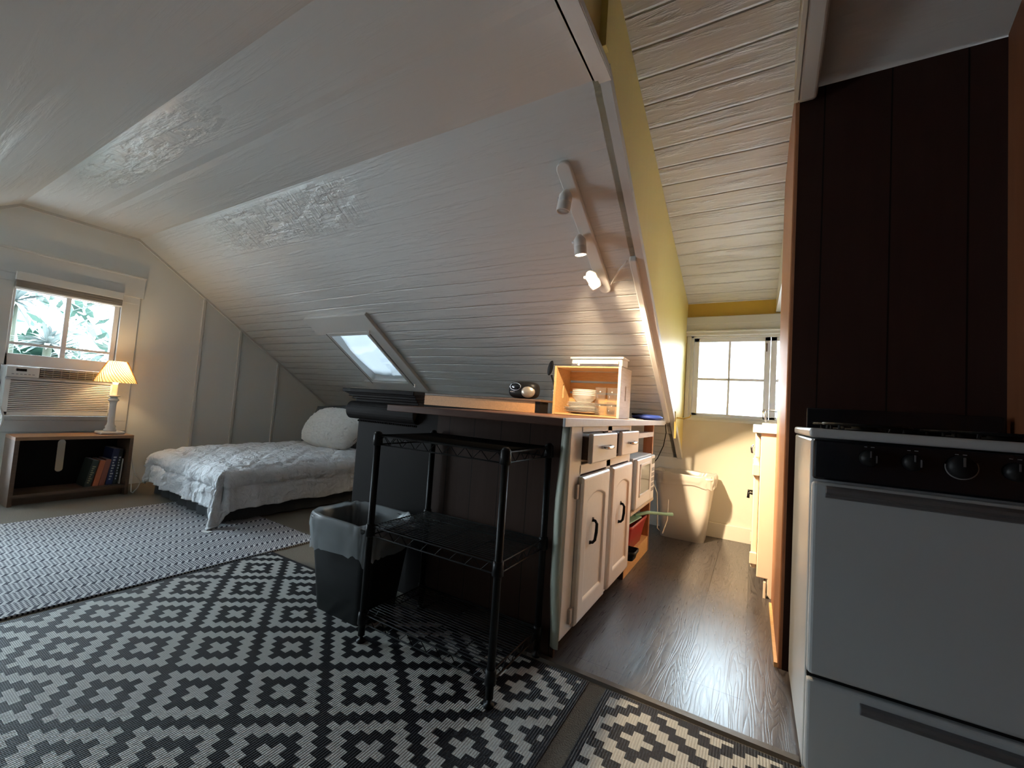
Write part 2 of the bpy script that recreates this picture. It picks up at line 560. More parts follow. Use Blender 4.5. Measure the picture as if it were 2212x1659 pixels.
# sloping ceiling over the bed with the skylight opening
SKX0, SKX1, SKY0, SKY1 = -3.37, -2.87, 2.43, 2.97


def slab(mb, x0, x1, y0, y1, t=0.12, fn=zs):
    mb.prism([(y0, fn(y0)), (y1, fn(y1)), (y1, fn(y1) + t), (y0, fn(y0) + t)], x0, x1, 0)


sc_ = MB()
slab(sc_, XG - .1, SKX0, YB, YW + .1); slab(sc_, SKX1, XC - .02, YB, YW + .1)
slab(sc_, SKX0, SKX1, YB, SKY0); slab(sc_, SKX0, SKX1, SKY1, YW + .1)
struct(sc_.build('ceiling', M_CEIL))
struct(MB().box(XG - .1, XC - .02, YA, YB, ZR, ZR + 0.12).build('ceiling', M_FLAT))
bs = MB(); zb_ = lambda y: ZR + SL * (y - YA)
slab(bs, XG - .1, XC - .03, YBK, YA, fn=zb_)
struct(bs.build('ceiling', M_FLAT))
# dormer ceiling
dc = MB(); slab(dc, XC - 0.02, 0.115, 0.2, YW + .1, fn=zd)
dc.box(XC - .02, 0.115, YBK, 0.2, zd(0.2), zd(0.2) + .1)
struct(dc.build('ceiling', M_DORM))
rc = MB(); slab(rc, 0.115, 1.2, 0.9, 1.94, fn=lambda y: 2.26 + 0.60 * (1.93 - y))
rc.box(0.115, 1.2, YBK, 0.9, 2.878, 3.0)
struct(rc.build('ceiling', M_FLAT))
kc = MB(); slab(kc, 0.115, 1.2, 1.94, YW + .1, fn=lambda y: zd(y) - 0.0)
struct(kc.build('ceiling', M_DORM))
# yellow dormer cheek above the slope
ck = MB()
prof = [(YBK, ZR + SL * (YBK - YA)), (YA, ZR), (YB, ZR), (YW, zs(YW))]
ck.prism(prof + [(YW, zd(YW) + .05), (0.2, zd(0.2) + .05), (YBK, zd(0.2) + .05)], XC - 0.06, XC, 0)
struct(ck.build('wall_cheek', M_YEL))
# white corner strips along the cheek
cs = MB()
cs.prism([(YB, ZR - 0.008), (YW, zs(YW) - 0.008), (YW, zs(YW) + 0.040), (YB, ZR + 0.045)], XC - 0.032, XC + 0.006, 0)
cs.prism([(0.6, ZR - 0.006), (YB, ZR - 0.006), (YB, ZR + 0.02), (0.6, ZR + 0.02)], XC - 0.05, XC + 0.012, 0)
cs.box(XC - 0.035, XC + 0.010, 0.6, YB + .01, ZR - 0.014, ZR)
struct(cs.build('trim_4', M_TRIM))
struct(MB().box(XC, XC + 0.025, 1.31, 1.345, ZR + .02, zd(1.3)).build('trim_5', M_YEL))
# white batten boxed along the lower slope edge, with the cable channel
struct(MB().prism([(2.07, zs(2.07)), (3.26, zs(3.26)), (3.26, zs(3.26) - 0.03), (2.07, zs(2.07) - 0.03)], -0.575, -0.538, 0).build('trim_6', M_TRIM, bevel=0.006))

# far (kitchen) wall with window opening
WX0, WX1, WZ0, WZ1 = -0.475, 0.60, 0.925, 1.605
fw = MB()
fw.box(-1.6, WX0, YW, YW + .1, 0, 2.0).box(WX1, 1.2, YW, YW + .1, 0, 2.0)
fw.box(WX0, WX1, YW, YW + .1, 0, WZ0).box(WX0, WX1, YW, YW + .1, WZ1, 1.75)
struct(fw.build('wall_far', M_CREAM))
struct(MB().box(WX0 - .2, WX1 + .2, YW - 0.002, YW + .1, 1.75, 2.0).build('wall_far', plain('shaded yellow wall paint', (0.56, 0.36, 0.05), 0.45)))  # yellow band over the window, its lack of light put into a darker colour
struct(MB().box(XG - .1, -1.6, YW, YW + .1, 0, 0.75).build('wall_knee', M_WALL))
struct(MB().box(-0.62, 0.06, YW - 0.018, YW, 0, 0.115).build('baseboard_far', M_CREAM, bevel=0.004))
# boxed white header hanging at the right of the dormer ceiling
hd = MB(); hd.prism([(1.95, 2.27), (2.62, 2.0), (2.62, 1.77), (YW, 1.77), (YW, zd(YW) + .02), (1.95, zd(1.95) + .02)], 0.117, 0.17, 0)
struct(hd.build('trim_7', M_TRIM))
# beam over the stove partition
bm_ = MB(); fb = lambda y: 2.185 + 0.33 * (1.93 - y)
bm_.prism([(0.3, fb(.3)), (1.90, fb(1.90)), (1.93, fb(1.93) + .02), (1.93, fb(1.93) + .28), (0.3, fb(.3) + .28)], 0.108, 0.172, 0)
struct(bm_.build('trim_8', M_TRIM, bevel=0.012, seg=3))
struct(MB().prism([(0.3, fb(.3) - .004), (1.9, fb(1.9) - .004), (1.9, fb(1.9) + .2), (0.3, fb(.3) + .2)], 0.096, 0.109, 0).build('trim_9', M_CREAM))

# right wall, partition behind the stove, back wall
struct(MB().box(XR, XR + .1, YBK, 1.93, 0, 3.0).build('wall_right', M_RWOOD))
pn = MB().box(0.118, 0.80, 1.935, 2.0, 0, 2.6)
struct(pn.build('wall_partition', M_DPAN))
struct(MB().box(0.104, 0.135, 1.937, 2.62, 0, 2.30).build('trim_10', M_OWOOD, bevel=0.004))
struct(MB().box(0.135, 0.80, 2.0, 2.62, 0, 2.30).build('wall_partition', M_DPAN))
struct(MB().box(0.093, 0.104, 1.94, 2.55, 0, 0.018).build('baseboard_right', M_PINE))
struct(MB().box(0.78, 0.88, 2.62, YW + .1, 0, 2.3).build('wall_right', M_CREAM))
bw = MB().box(XG - .1, -1.6, YBK - .1, YBK, 0, 3.1)
struct(bw.build('wall_back', M_WALL))
struct(MB().box(-1.6, 1.2, YBK - .1, YBK, 0, 3.1).build('wall_back', plain('grey wall paint', (.28, .28, .28), .6)))

# ------------------------------------------------------------------ gable window (window_1)
wn1 = MB()
x0, x1 = XG - 0.075, XG - 0.03
wn1.box(x0, x1, GY0, GY0 + .035, 0.97, GZ1).box(x0, x1, GY1 - .035, GY1, 0.97, GZ1)
wn1.box(x0, x1, GY0, GY1, 1.535, GZ1).box(x0, x1, GY0, GY1, 0.965, 1.055)
wn1.box(x0 + .005, x1 - .005, 1.035, 1.065, 1.05, 1.54)
w1 = struct(wn1.build('window_1', M_SASH, bevel=0.004))
MB().box(x0 + .008, x1 - .008, GY0 + .035, GY1 - .035, 1.122, 1.142).build('glazing_bar', M_SASH, w1)
MB().box(XG - .058, XG - .054, GY0 + .03, GY1 - .03, 1.05, 1.54).build('glass', M_GLASS, w1)
tr1 = MB()
tr1.box(XG - .02, XG + .022, GY1 - .006, 1.475, 0.555, 1.60).box(XG - .02, XG + .022, 0.62, GY0 + .014, 0.97, 1.60).box(XG, XG + .022, 0.62, GY0, 0.555, .98)
tr1.box(XG, XG + .03, 0.60, 1.495, 1.64, 1.815)
tr1.box(XG, XG + .024, 0.62, 1.475, 1.58, 1.645)
tr1.box(XG, XG + .02, 0.62, 1.475, 0.47, 0.56)
struct(tr1.build('trim_11', M_TRIM, bevel=0.004))
struct(MB().box(XG, XG + .04, -0.3, 1.50, 1.81, 1.828).build('trim_12', M_TRIM, bevel=0.004))
# reveal
rv = MB().box(XG - .1, XG - .001, GY0 - .001, GY0 + .006, GZ0, GZ1).box(XG - .1, XG - .001, GY1 - .006, GY1 + .001, GZ0, GZ1)
struct(rv.build('trim_13', M_TRIM))
bl = thing('window_blind', (XG + .03, 1.05, 1.6), 'taupe cellular blind rolled up at the head of the left bedroom window', 'blind')
bx('headrail', M_TRIM, bl, XG + .024, XG + .06, 0.745, 1.35, 1.595, 1.655, bevel=.004)
b_ = MB()
for k in range(5): b_.box(XG + .028 - .001 * (k % 2), XG + .056 + .003 * (k % 2), 0.75, 1.345, 1.545 + k * .01, 1.5555 + k * .01)
b_.build('pleated_fabric', plain('taupe blind fabric', (0.27, 0.235, 0.20), 0.8), bl)
bx('bottom_rail', M_WHITEP, bl, XG + .026, XG + .058, 0.748, 1.347, 1.532, 1.545, bevel=.003)

# tall glazed opening added out of view to bring in daylight (added_window_4)
w4 = MB()
w4.box(XG - .075, XG - .03, SY0_, SY0_ + .05, SZ0, SZ1).box(XG - .075, XG - .03, SY1_ - .05, SY1_, SZ0, SZ1)
w4.box(XG - .075, XG - .03, SY0_, SY1_, SZ0, SZ0 + .06).box(XG - .075, XG - .03, SY0_, SY1_, SZ1 - .04, SZ1 + .02).box(XG - .07, XG - .035, -.115, -.085, SZ0, SZ1)
w4 = struct(w4.build('added_window_4', M_SASH, bevel=.004))
MB().box(XG - .056, XG - .052, SY0_ + .02, SY1_ - .02, SZ0 + .02, SZ1 - .02).build('glass', M_GLASS, w4)

# ------------------------------------------------------------------ kitchen window (window_2)
wn2 = MB()
y0, y1 = YW + .02, YW + .07
wn2.box(WX0, WX0 + .022, y0 - .02, y1, WZ0, WZ1).box(WX1 - .022, WX1, y0 - .02, y1, WZ0, WZ1)
wn2.box(WX0, WX1, y0 - .02, y1, 1.585, WZ1).box(WX0, WX1, y0 - .03, y1, WZ0, 0.945)
w2 = struct(wn2.build('window_2', M_TRIM, bevel=0.003))


def sash(nm, a, b, st, mun):
    s_ = MB()
    s_.box(a, a + st, y0, y1 - .01, .945, 1.585).box(b - st, b, y0, y1 - .01, .945, 1.585)
    s_.box(a, b, y0, y1 - .01, 1.553, 1.585).box(a, b, y0, y1 - .01, .945, .967)
    s_.box(mun - .008, mun + .008, y0 + .005, y1 - .015, .96, 1.56)
    s_.box(a + .01, b - .01, y0 + .005, y1 - .015, 1.238, 1.258)
    o = s_.build('sash', M_SASH, w2, bevel=.003)
    MB().box(a + .02, b - .02, y0 + .018, y0 + .022, .96, 1.56).build('glass', M_GLASS, o)
    return o


s1 = sash('left', -0.453, 0.092, 0.040, -0.188)
sash('right', 0.094, 0.578, 0.040, 0.336)
MB().box(0.062, 0.07, y0 - .012, y0, 1.47, 1.535).build('latch', M_CHROME, s1)
struct(MB().box(WX0 - .045, WX1 + .1, YW - .032, YW, 1.60, 1.70).box(WX0 - .05, WX1 + .1, YW - .038, YW, 1.69, 1.755).box(WX0 - .04, WX1 + .1, YW - .05, YW, 1.625, 1.64)
       .build('trim_14', M_TRIM, bevel=.005))
struct(MB().box(WX0 - .03, WX0, YW - .012, YW + .02, .90, 1.61).box(WX0 - .03, WX1 + .05, YW - .025, YW + .02, .905, .927).build('trim_15', M_TRIM, bevel=.003))

# ------------------------------------------------------------------ skylight (window_3)
tilt = math.atan(SL)
sk_ = MB()


def onslope(x, t, h):
    """x along the roof, t down the slope from y=2.27, h below the boards"""
    y = 2.27 + t * math.cos(tilt) - h * math.sin(tilt)
    z = zs(2.27) - t * math.sin(tilt) - h * math.cos(tilt)
    return Vector((x, y, z))


def sbox(mb, x0, x1, t0, t1, h0, h1):
    v = [onslope(x, t, h) for h in (h0, h1) for t in (t0, t1) for x in (x0, x1)]
    mb.add(v, [(0, 2, 3, 1), (4, 5, 7, 6), (0, 1, 5, 4), (2, 6, 7, 3), (0, 4, 6, 2), (1, 3, 7, 5)])


ct = math.cos(tilt)
T0, T1 = (SKY0 - 2.27) / ct, (SKY1 - 2.27) / ct
sbox(sk_, -3.53, -2.72, -0.02, T0 - .01, 0, .03); sbox(sk_, -3.53, -2.72, T1 + .01, T1 + .13, 0, .03)
sbox(sk_, SKX1 + .01, -2.72, T0 - .012, T1 + .012, 0, .03); sbox(sk_, -3.46, SKX0 - .01, T0 - .012, T1 + .012, 0, .012)
sky = struct(sk_.build('window_3', M_TRIM, bevel=.004))
sf = MB()
sbox(sf, SKX0 - .02, SKX1 + .02, T0 - .03, T0 + .006, -.09, .034); sbox(sf, SKX0 - .02, SKX1 + .02, T1 - .006, T1 + .03, -.09, .02)
sbox(sf, SKX1 - .004, SKX1 + .022, T0, T1, -.09, .04); sbox(sf, SKX0 - .022, SKX0 + .004, T0, T1, -.09, .03)
sf.build('inner_frame', M_TRIM, sky, bevel=.003)
rl = MB(); rl.tube([onslope(SKX1 + .052, T0 - .03, .045), onslope(SKX1 + .052, T1 + .03, .045)], .0035)
rl.tube([onslope(SKX0 - .015, T0 - .03, .04), onslope(SKX0 - .015, T1 + .02, .04)], .003)
rl.build('blind_wire', M_GREYH, sky)
kb = MB()
for t in (T0 - .03, T1 + .03): kb.tube([onslope(SKX1 + .052, t - .01, .03), onslope(SKX1 + .052, t + .01, .055)], .009)
kb.build('wire_bracket', M_CHROME, sky)
cv = MB()


def cover(u, v):
    x = SKX0 - .03 + u * (SKX1 - SKX0 + .06); t = T0 - .03 + v * (T1 - T0 + .06)
    q = Vector((x * 2.2 + v * 1.5, t * 1.5 - u, 0.3))
    h = -.035 + .035 * noise.noise(q) + .014 * noise.noise(q * 2.7)
    if v > .55 and u > .6: h += .03 * math.sin((v - .55) * 26)
    return onslope(x, t, h)


cv.grid(40, 40, cover)
cv.build('cover', M_COVER, sky, smooth=True)
MB().add([onslope(SKX0, T0, -.11), onslope(SKX1, T0, -.11), onslope(SKX1, T1, -.11), onslope(SKX0, T1, -.11)], [(0, 1, 2, 3)]).build('glass', M_GLASS, sky)
portal('portal_skylight', onslope((SKX0 + SKX1) / 2, (T0 + T1) / 2, -.15), 0.5, 0.65, (0, -math.sin(tilt), -math.cos(tilt)))

# ------------------------------------------------------------------ rugs
rg = bx('patterned_rug', diamond_rug(-2.33, -.452, -.95, 1.425, -1.015, .963, 'black and cream rug weave'), None, -2.33, -.452, -.95, 1.425, 0.0, .006, bevel=.002)
tag(rg, 'large black rug with stepped off white diamonds under the wire rack', 'rug')
rg3 = bx('patterned_rug', diamond_rug(-.395, .66, -.95, 1.425, -.445 + .57, .963, 'black and cream runner weave'), None, -.395, .66, -.95, 1.425, 0.0, .006, bevel=.002)
tag(rg3, 'smaller black and white diamond rug beside the stove, across the carpet gap', 'rug')
rw = MB().box(-0.745, 0.745, -1.15, 0.62, 0.0, .009)
rw = rw.build('woven_rug', woven_rug(), bevel=.003, local=True)
rw.location = (-3.085, 1.125, 0); rw.rotation_euler = (0, 0, R(-2.0))
tag(rw, 'grey and navy zigzag woven rug at the foot of the bed', 'rug')
# ================ OBJECTS

# ------------------------------------------------------------------ nightstand, lamp, books
ns = thing('nightstand', (-4.465, 1.095, 0), 'low open walnut nightstand under the left window with books on its shelf', 'nightstand')
NX0, NX1, NY0, NY1, NZ = -4.60, -4.33, 0.78, 1.41, 0.473
bx('top', M_NS, ns, NX0, NX1, NY0, NY1, NZ - .024, NZ, bevel=.002)
bx('side_panel', M_NSD, ns, NX0, NX1, NY0, NY0 + .022, 0, NZ - .024)
bx('side_panel', M_NSD, ns, NX0, NX1, NY1 - .022, NY1, 0, NZ - .024)
bx('shelf', M_NSD, ns, NX0, NX1 - .004, NY0 + .022, NY1 - .022, .055, .077)
bx('toe_board', M_NSD, ns, NX1 - .06, NX1 - .045, NY0 + .022, NY1 - .022, 0, .055)
yc, za, zb, rr = 1.066, .20, .40, .022
arcb = [(yc - rr * math.cos(a), za - rr * math.sin(a)) for a in [i * math.pi / 16 for i in range(9)]]
L_ = [(NY0 + .022, .077), (yc, .077)] + [(yc - rr * math.sin(i * math.pi / 16), za - rr * math.cos(i * math.pi / 16)) for i in range(9)] \
    + [(yc - rr * math.cos(i * math.pi / 16), zb + rr * math.sin(i * math.pi / 16)) for i in range(9)] + [(yc, NZ - .024), (NY0 + .022, NZ - .024)]
R_ = [(2 * yc - p[0], p[1]) for p in L_]
R_ = [(NY1 - .022 if abs(p[0] - (2 * yc - NY0 - .022)) < 1e-6 else p[0], p[1]) for p in R_]
MB().prism(L_, NX0, NX0 + .008, 0).prism(R_, NX0, NX0 + .008, 0).build('back_panel', M_BLACKW, ns)

LX, LY, LZ = -4.475, 1.30, .473
lp = thing('table_lamp', (LX, LY, LZ), 'lit white column table lamp with pleated cream shade on the nightstand', 'lamp')
bx('base', M_WHITEP, lp, LX - .075, LX + .075, LY - .075, LY + .075, LZ, LZ + .022, bevel=.01, seg=3)
MB().lathe([(0, .02), (.038, .022), (.04, .035), (.030, .045), (.034, .06), (.024, .075), (.021, .10), (.0205, .24), (.026, .262), (.034, .268), (.034, .276),
            (.022, .290), (.024, .296), (.037, .30), (.037, .308), (.016, .312), (.016, .40), (0, .40)], 24, (LX, LY, LZ)).build('stem', M_WHITEP, lp, smooth=True)
sh = MB()
NP = 36


def shade_pt(u, v):
    r = .128 + (.056 - .128) * v
    k = (u * NP + v * 6)
    r += .0022 * (abs((k % 1) - .5) * 4 - 1)
    a = 2 * math.pi * u
    return Vector((LX + r * math.cos(a), LY + r * math.sin(a), LZ + .415 + .17 * v))


sh.grid(NP * 6, 14, shade_pt, wrap=True)
sh.build('lamp_shade', M_SHADE, lp, smooth=True)
pw = MB()
for k in range(NP):
    pts = []
    for j in range(7):
        v = j / 6
        u = (k + .0 - v * 6) / NP
        p = shade_pt(u, v); c = Vector((LX, LY, p.z)); d = (p - c).normalized()
        pts.append(p + d * .0012)
    pw.tube(pts, .0021, 4)
pw.build('shade_pleat', plain('tan pleat edge', (0.36, 0.17, 0.045), .8, spec=.1), lp)
MB().lathe([(0, .40), (.014, .40), (.026, .44), (.03, .47), (.02, .505), (0, .512)], 16, (LX, LY, LZ)).build('bulb', emitter('warm bulb', (1.0, .72, .40), 14.0), lp, smooth=True)
ld = bpy.data.lights.new('lamp_light', 'POINT'); ld.energy = 6.0; ld.color = (1.0, .70, .36); ld.shadow_soft_size = .03
lo = bpy.data.objects.new('lamp_light', ld); lo.location = (LX, LY, LZ + .535); COL.objects.link(lo)


def book(y, th, h, dep, mat, lean, label, ink=None):
    b = thing('book', (NX1 - .10, y, .0775), label, 'book', 'books in the nightstand')
    Mx = Matrix.Rotation(R(lean), 4, 'X')
    MB().box(-dep + .02, .03, 0, th, 0, h, Mx).build('cover', mat, b, local=True, bevel=.002)
    MB().box(-dep + .012, .022, th * .12, th * .88, h * .001 + .002, h + .0006, Mx).build('pages', M_CERAM, b, local=True)
    if ink:
        q = MB()
        for i in range(9):
            q.box(.0302, .0309, th * .28, th * (.55 + .2 * ((i * 7) % 3) / 2), h * (.14 + .075 * i), h * (.18 + .075 * i), Mx)
        q.build('spine_lettering', ink, b, local=True)
    return b


INK = plain('pale spine ink', (0.45, 0.47, 0.52), .5)
INKD = plain('yellowish spine ink', (0.32, 0.30, 0.16), .5)
book(1.165, .040, .205, .17, plain('dark green book cloth', (.035, .045, .035), .6), -10, 'dark green paperback leaning leftmost in the nightstand row of books', INKD)
book(1.213, .033, .20, .17, plain('orange book cloth', (.50, .13, .05), .6), -9, 'orange book leaning in the nightstand beside the dark green paperback')
book(1.249, .034, .205, .16, plain('brown red book cloth', (.28, .09, .055), .6), -8, 'brown red book in the nightstand between the orange and navy ones', None)
book(1.290, .040, .285, .18, plain('navy book cloth', (.012, .022, .075), .5), -5, 'tall thick navy book with pale lettering on its spine in the nightstand', INK)
book(1.333, .024, .280, .17, plain('black green book cloth', (.018, .026, .024), .5), -4, 'tall thin black green book right of the navy one in the nightstand', INK)
book(1.369, .008, .20, .15, plain('white book cloth', (.60, .60, .56), .5), -2, 'thin white booklet against the right side of the nightstand')

co = MB()
co.tube([(-4.52, 1.43, .46), (-4.44, 1.435, .35), (-4.36, 1.43, .235), (-4.325, 1.425, .15), (-4.31, 1.42, .08), (-4.305, 1.422, .02), (-4.30, 1.43, .012),
         (-4.30, 1.46, .05), (-4.30, 1.475, .095), (-4.305, 1.46, .125), (-4.32, 1.44, .16), (-4.36, 1.435, .22)], .0042, 6)
tag(co.build('lamp_cord', M_WHITEP, smooth=True), 'looped white lamp cord hanging between nightstand and bed', 'cord')

# ------------------------------------------------------------------ window air conditioner
ac = thing('air_conditioner', (-4.7, 1.02, .60), 'white window air conditioner below the left window with louvred front', 'air conditioner')
AY0, AY1, AZ0, AZ1, AXF = .745, 1.345, .60, .965, -4.645
bx('body', M_WHITEP, ac, -4.92, AXF, AY0, AY1, AZ0, AZ1, bevel=.01)
g = MB()
g.box(AXF, AXF + .02, AY0 + .004, AY0 + .03, AZ0 + .01, .865).box(AXF, AXF + .02, AY1 - .03, AY1 - .004, AZ0 + .01, .865)
g.box(AXF, AXF + .02, AY0 + .004, AY1 - .004, AZ0 + .006, AZ0 + .03)
for k in range(16):
    z = AZ0 + .036 + k * .0142
    g.prism([(AXF, z), (AXF + .018, z - .003), (AXF + .018, z + .004), (AXF, z + .007)], AY0 + .03, AY1 - .03, 1)
g.build('front_grille', M_WHITEP, ac)
bx('grille_backing', M_GREYP, ac, AXF, AXF + .003, AY0 + .02, AY1 - .02, AZ0 + .02, .86)
bx('trim_band', plain('silver band', (.45, .45, .46), .4), ac, AXF, AXF + .022, AY0 + .004, AY1 - .004, .862, .880, bevel=.004)
cp = bx('control_panel', M_WHITEP, ac, AXF, AXF + .018, AY0 + .004, AY0 + .165, .882, .958, bevel=.004)
bx('display', M_GLASSB, cp, AXF + .018, AXF + .020, AY0 + .05, AY0 + .10, .925, .943)
q = MB()
for k in range(6): q.box(AXF + .018, AXF + .0195, AY0 + .03 + k * .02, AY0 + .042 + k * .02, .90, .906)
q.build('button', M_GREYP, cp)
lv = MB()
for k in range(5):
    z = .890 + k * .0145
    lv.prism([(AXF + .002, z), (AXF + .016, z - .004), (AXF + .016, z - .001), (AXF + .002, z + .003)], AY0 + .17, AY1 - .012, 1)
for k in range(9): lv.box(AXF + .003, AXF + .008, AY0 + .19 + k * .045, AY0 + .193 + k * .045, .886, .955)
lv.build('louver', plain('pale taupe plastic', (.42, .39, .36), .45), ac)
bx('louver_recess', plain('dark vent', (.12, .11, .10), .7), ac, AXF, AXF + .002, AY0 + .166, AY1 - .006, .884, .957)
bx('badge', M_GREYP, ac, AXF + .022, AXF + .024, 1.02, 1.045, .866, .874)
wc = MB().tube([(-4.735, .755, 1.03), (-4.73, .757, .97), (-4.728, .748, .85), (-4.73, .738, .72), (-4.73, .73, .60), (-4.73, .722, .50)], .004, 6)
tag(wc.build('power_cord', M_BLACKP, smooth=True), 'thin dark power cord running down beside the air conditioner', 'cord')

# pedestal fan, mostly outside the frame at the left
fn = thing('pedestal_fan', (-4.28, .52, 0), 'white wire fan cage at the left edge beside the nightstand', 'fan')
FC = Vector((-4.28, .515, .60))
fg = MB()
for rad, xo in ((.185, 0), (.185, .03), (.12, .055), (.06, .06), (.15, .045), (.09, .06)):
    fg.tube([(FC.x + xo, FC.y + rad * math.cos(a), FC.z + rad * math.sin(a)) for a in [2 * math.pi * i / 40 for i in range(40)]], .003 if rad < .18 else .006, 5, closed=True)
for i in range(36):
    a = 2 * math.pi * i / 36
    fg.tube([(FC.x + .06, FC.y + .03 * math.cos(a), FC.z + .03 * math.sin(a)), (FC.x + .055, FC.y + .12 * math.cos(a), FC.z + .12 * math.sin(a)), (FC.x + .015, FC.y + .185 * math.cos(a), FC.z + .185 * math.sin(a))], .0016, 4)
fg.build('cage', M_WHITEP, fn, smooth=True)
fb_ = MB()
for k in range(4):
    a = k * math.pi / 2 + .3
    fb_.grid(5, 6, lambda u, v: (FC.x + .015 + .02 * (u - .5), FC.y + (.03 + .13 * v) * math.cos(a + (u - .5) * .9), FC.z + (.03 + .13 * v) * math.sin(a + (u - .5) * .9)))
fb_.build('blade', M_GREYP, fn, smooth=True, solid=.002)
MB().tube([(FC.x - .12, FC.y, FC.z), (FC.x - .02, FC.y, FC.z), (FC.x + .03, FC.y, FC.z)], [.05, .055, .03], 16).build('motor', M_WHITEP, fn, smooth=True)
MB().tube([(FC.x - .07, FC.y, .03), (FC.x - .07, FC.y, FC.z)], .014, 12).build('pole', M_WHITEP, fn, smooth=True)
MB().lathe([(0, 0), (.16, 0), (.16, .015), (.03, .035), (0, .035)], 28, (FC.x - .07, FC.y, .0)).build('base', M_WHITEP, fn, smooth=True)

# ------------------------------------------------------------------ bed
BW_, BL_ = 1.20, 1.74
bed = thing('bed', (-3.03, 1.475, 0), 'low bed with white quilted comforter under the sloping ceiling', 'bed', rz=R(-3.0))
MB().box(-BW_ + .03, -.03, .03, BL_, .02, .20).build('box_base', M_DARKF, bed, local=True, bevel=.03, seg=3)
MB().box(-BW_ + .02, -.02, .02, BL_, .20, .335).build('mattress', M_WALL, bed, local=True, bevel=.05, seg=4)
sk2 = MB()


def skirt(u, v):
    per = u * (BL_ + BW_)
    if per < BW_: p = Vector((-BW_ + per, 0, 0)); n = Vector((0, -1, 0))
    else: p = Vector((0, per - BW_, 0)); n = Vector((1, 0, 0))
    w = .012 * math.sin(per * 38) + .01 * noise.noise(Vector((per * 6, v, 2)))
    p += n * (-.012 + (1 - v) * (w + .004)); p.z = .012 + v * .235
    return p


sk2.grid(260, 5, skirt)
sk2.build('bed_skirt', M_DARKF, bed, smooth=True, local=True)
cf = MB()
NA, NB = 150, 210
HR, HL, HF = .27, .05, .255
RAD = .075


def comf(u, v):
    a = -BW_ - HL + u * (BW_ + HL + HR + .0)
    b = -HF + v * (BL_ + HF - .02)
    i0, i1, j0 = -BW_ + .05, -.05, .05
    sx = (a - i1 - .02) if a > i1 + .02 else ((a - i0 + .02) if a < i0 - .02 else 0)
    sy = (b - j0 + .02) if b < j0 - .02 else 0
    d = (abs(sx) ** 1.45 + abs(sy) ** 1.45) ** (1 / 1.45)
    dh = max(1e-9, math.hypot(sx, sy))
    ca, cb = min(max(a, i0 - .02), i1 + .02), max(b, j0 - .02)
    cen = max(0, 1 - ((ca + BW_ / 2) / (BW_ / 2)) ** 4) * min(1, cb / .25)
    z = .352 + .055 * cen
    N1 = noise.noise(Vector((a * 3.0, b * 3.0, 1.7)))
    N2 = noise.noise(Vector((a * 11 + b * 3, b * 9, 4.2)))
    N3 = noise.noise(Vector((a * 5 + 2 * math.sin(b * 4), b * 22, 9.1)))
    q1 = min(abs(((a + b) / .30) % 1 - .5), abs(((a - b) / .30) % 1 - .5)) / .5
    x, y = ca, cb
    if d < 1e-6:
        z += .014 * N1 + .009 * N2 + .010 * N3 + .011 * min(1, q1 * 4)
    else:
        nx, ny = sx / dh, sy / dh
        if d < RAD * math.pi / 2:
            an = d / RAD; out, dn = RAD * math.sin(an), RAD * (1 - math.cos(an))
        else:
            e = d - RAD * math.pi / 2
            out, dn = RAD + e * .12, RAD + e * .985
        tang = a * abs(ny) + b * abs(nx) + math.atan2(ny, nx) * .22
        fold = noise.noise(Vector((tang * 11, d * 1.5, 3.3))) * .034 + noise.noise(Vector((tang * 26, d * 6, 8.3))) * .017 + noise.noise(Vector((tang * 14 + d * 20, d * 14, 1.3))) * .012
        k = min(1, d / .15)
        out += fold * k
        seam = math.exp(-((d - .155) / .010) ** 2)
        out -= seam * .016
        corner = 4 * (nx * ny) ** 2 if (sx != 0 and sy != 0) else 0
        out += corner * d * .10 + corner * .035 * math.sin(math.atan2(abs(ny), abs(nx)) * 9) * k
        x += nx * out; y += ny * out
        z = z - dn + .012 * N1 * (1 - k) + .006 * N2 * (1 - k) * .6
        z += .012 * noise.noise(Vector((tang * 5, 0, 6)))
        if z < .016:
            ex = .016 - z; z = .016 + .006 * abs(N2); x += nx * ex * .5; y += ny * ex * .5
    return Vector((x, y, z))


cf.grid(NA, NB, comf)
cfo = cf.build('comforter', M_COMF, bed, smooth=True, local=True, solid=.010)
bx_t = MB().box(.075, .135, -.155, -.125, .010, .013, Matrix.Rotation(R(12), 4, 'Z'))
bx_t.build('care_label', M_WHITEP, bed, local=True)


def cushion(name, size, mat, loc, rot, label, cat='pillow', fur=0.0, n=40, group=None, rnd=0.0):
    sx_, sy_, sz_ = size
    mb = MB()
    for sgn in (1, -1):
        def f(u, v, sgn=sgn):
            a, b = 2 * u - 1, 2 * v - 1
            ed = (max(0, 1 - abs(a) ** 2.6) * max(0, 1 - abs(b) ** 2.6)) ** .45
            pin = 1 - .07 * (abs(a) ** 2) * (1 - b * b) * 0 - .05 * (1 - abs(a) ** 2) * abs(b) - .05 * (1 - abs(b) ** 2) * abs(a)
            ra, rb_ = a * math.sqrt(1 - rnd * b * b / 2), b * math.sqrt(1 - rnd * a * a / 2)
            p = Vector((ra * sx_ / 2 * pin, rb_ * sy_ / 2 * pin, sgn * (sz_ / 2 * ed)))
            if fur:
                k = noise.noise(p * 55) * fur + noise.noise(p * 120) * fur * .6
                p += Vector((a * .3, b * .3, sgn)).normalized() * k
            else:
                p.z += sgn * .006 * noise.noise(p * 12) * ed
            return p
        mb.grid(n, n, f)
    o = mb.build(name, mat, smooth=True)
    b = bmesh.new(); b.from_mesh(o.data); bmesh.ops.remove_doubles(b, verts=b.verts, dist=.0008); b.to_mesh(o.data); b.free()
    o.location = loc; o.rotation_euler = rot
    tag(o, label, cat, group)
    return o


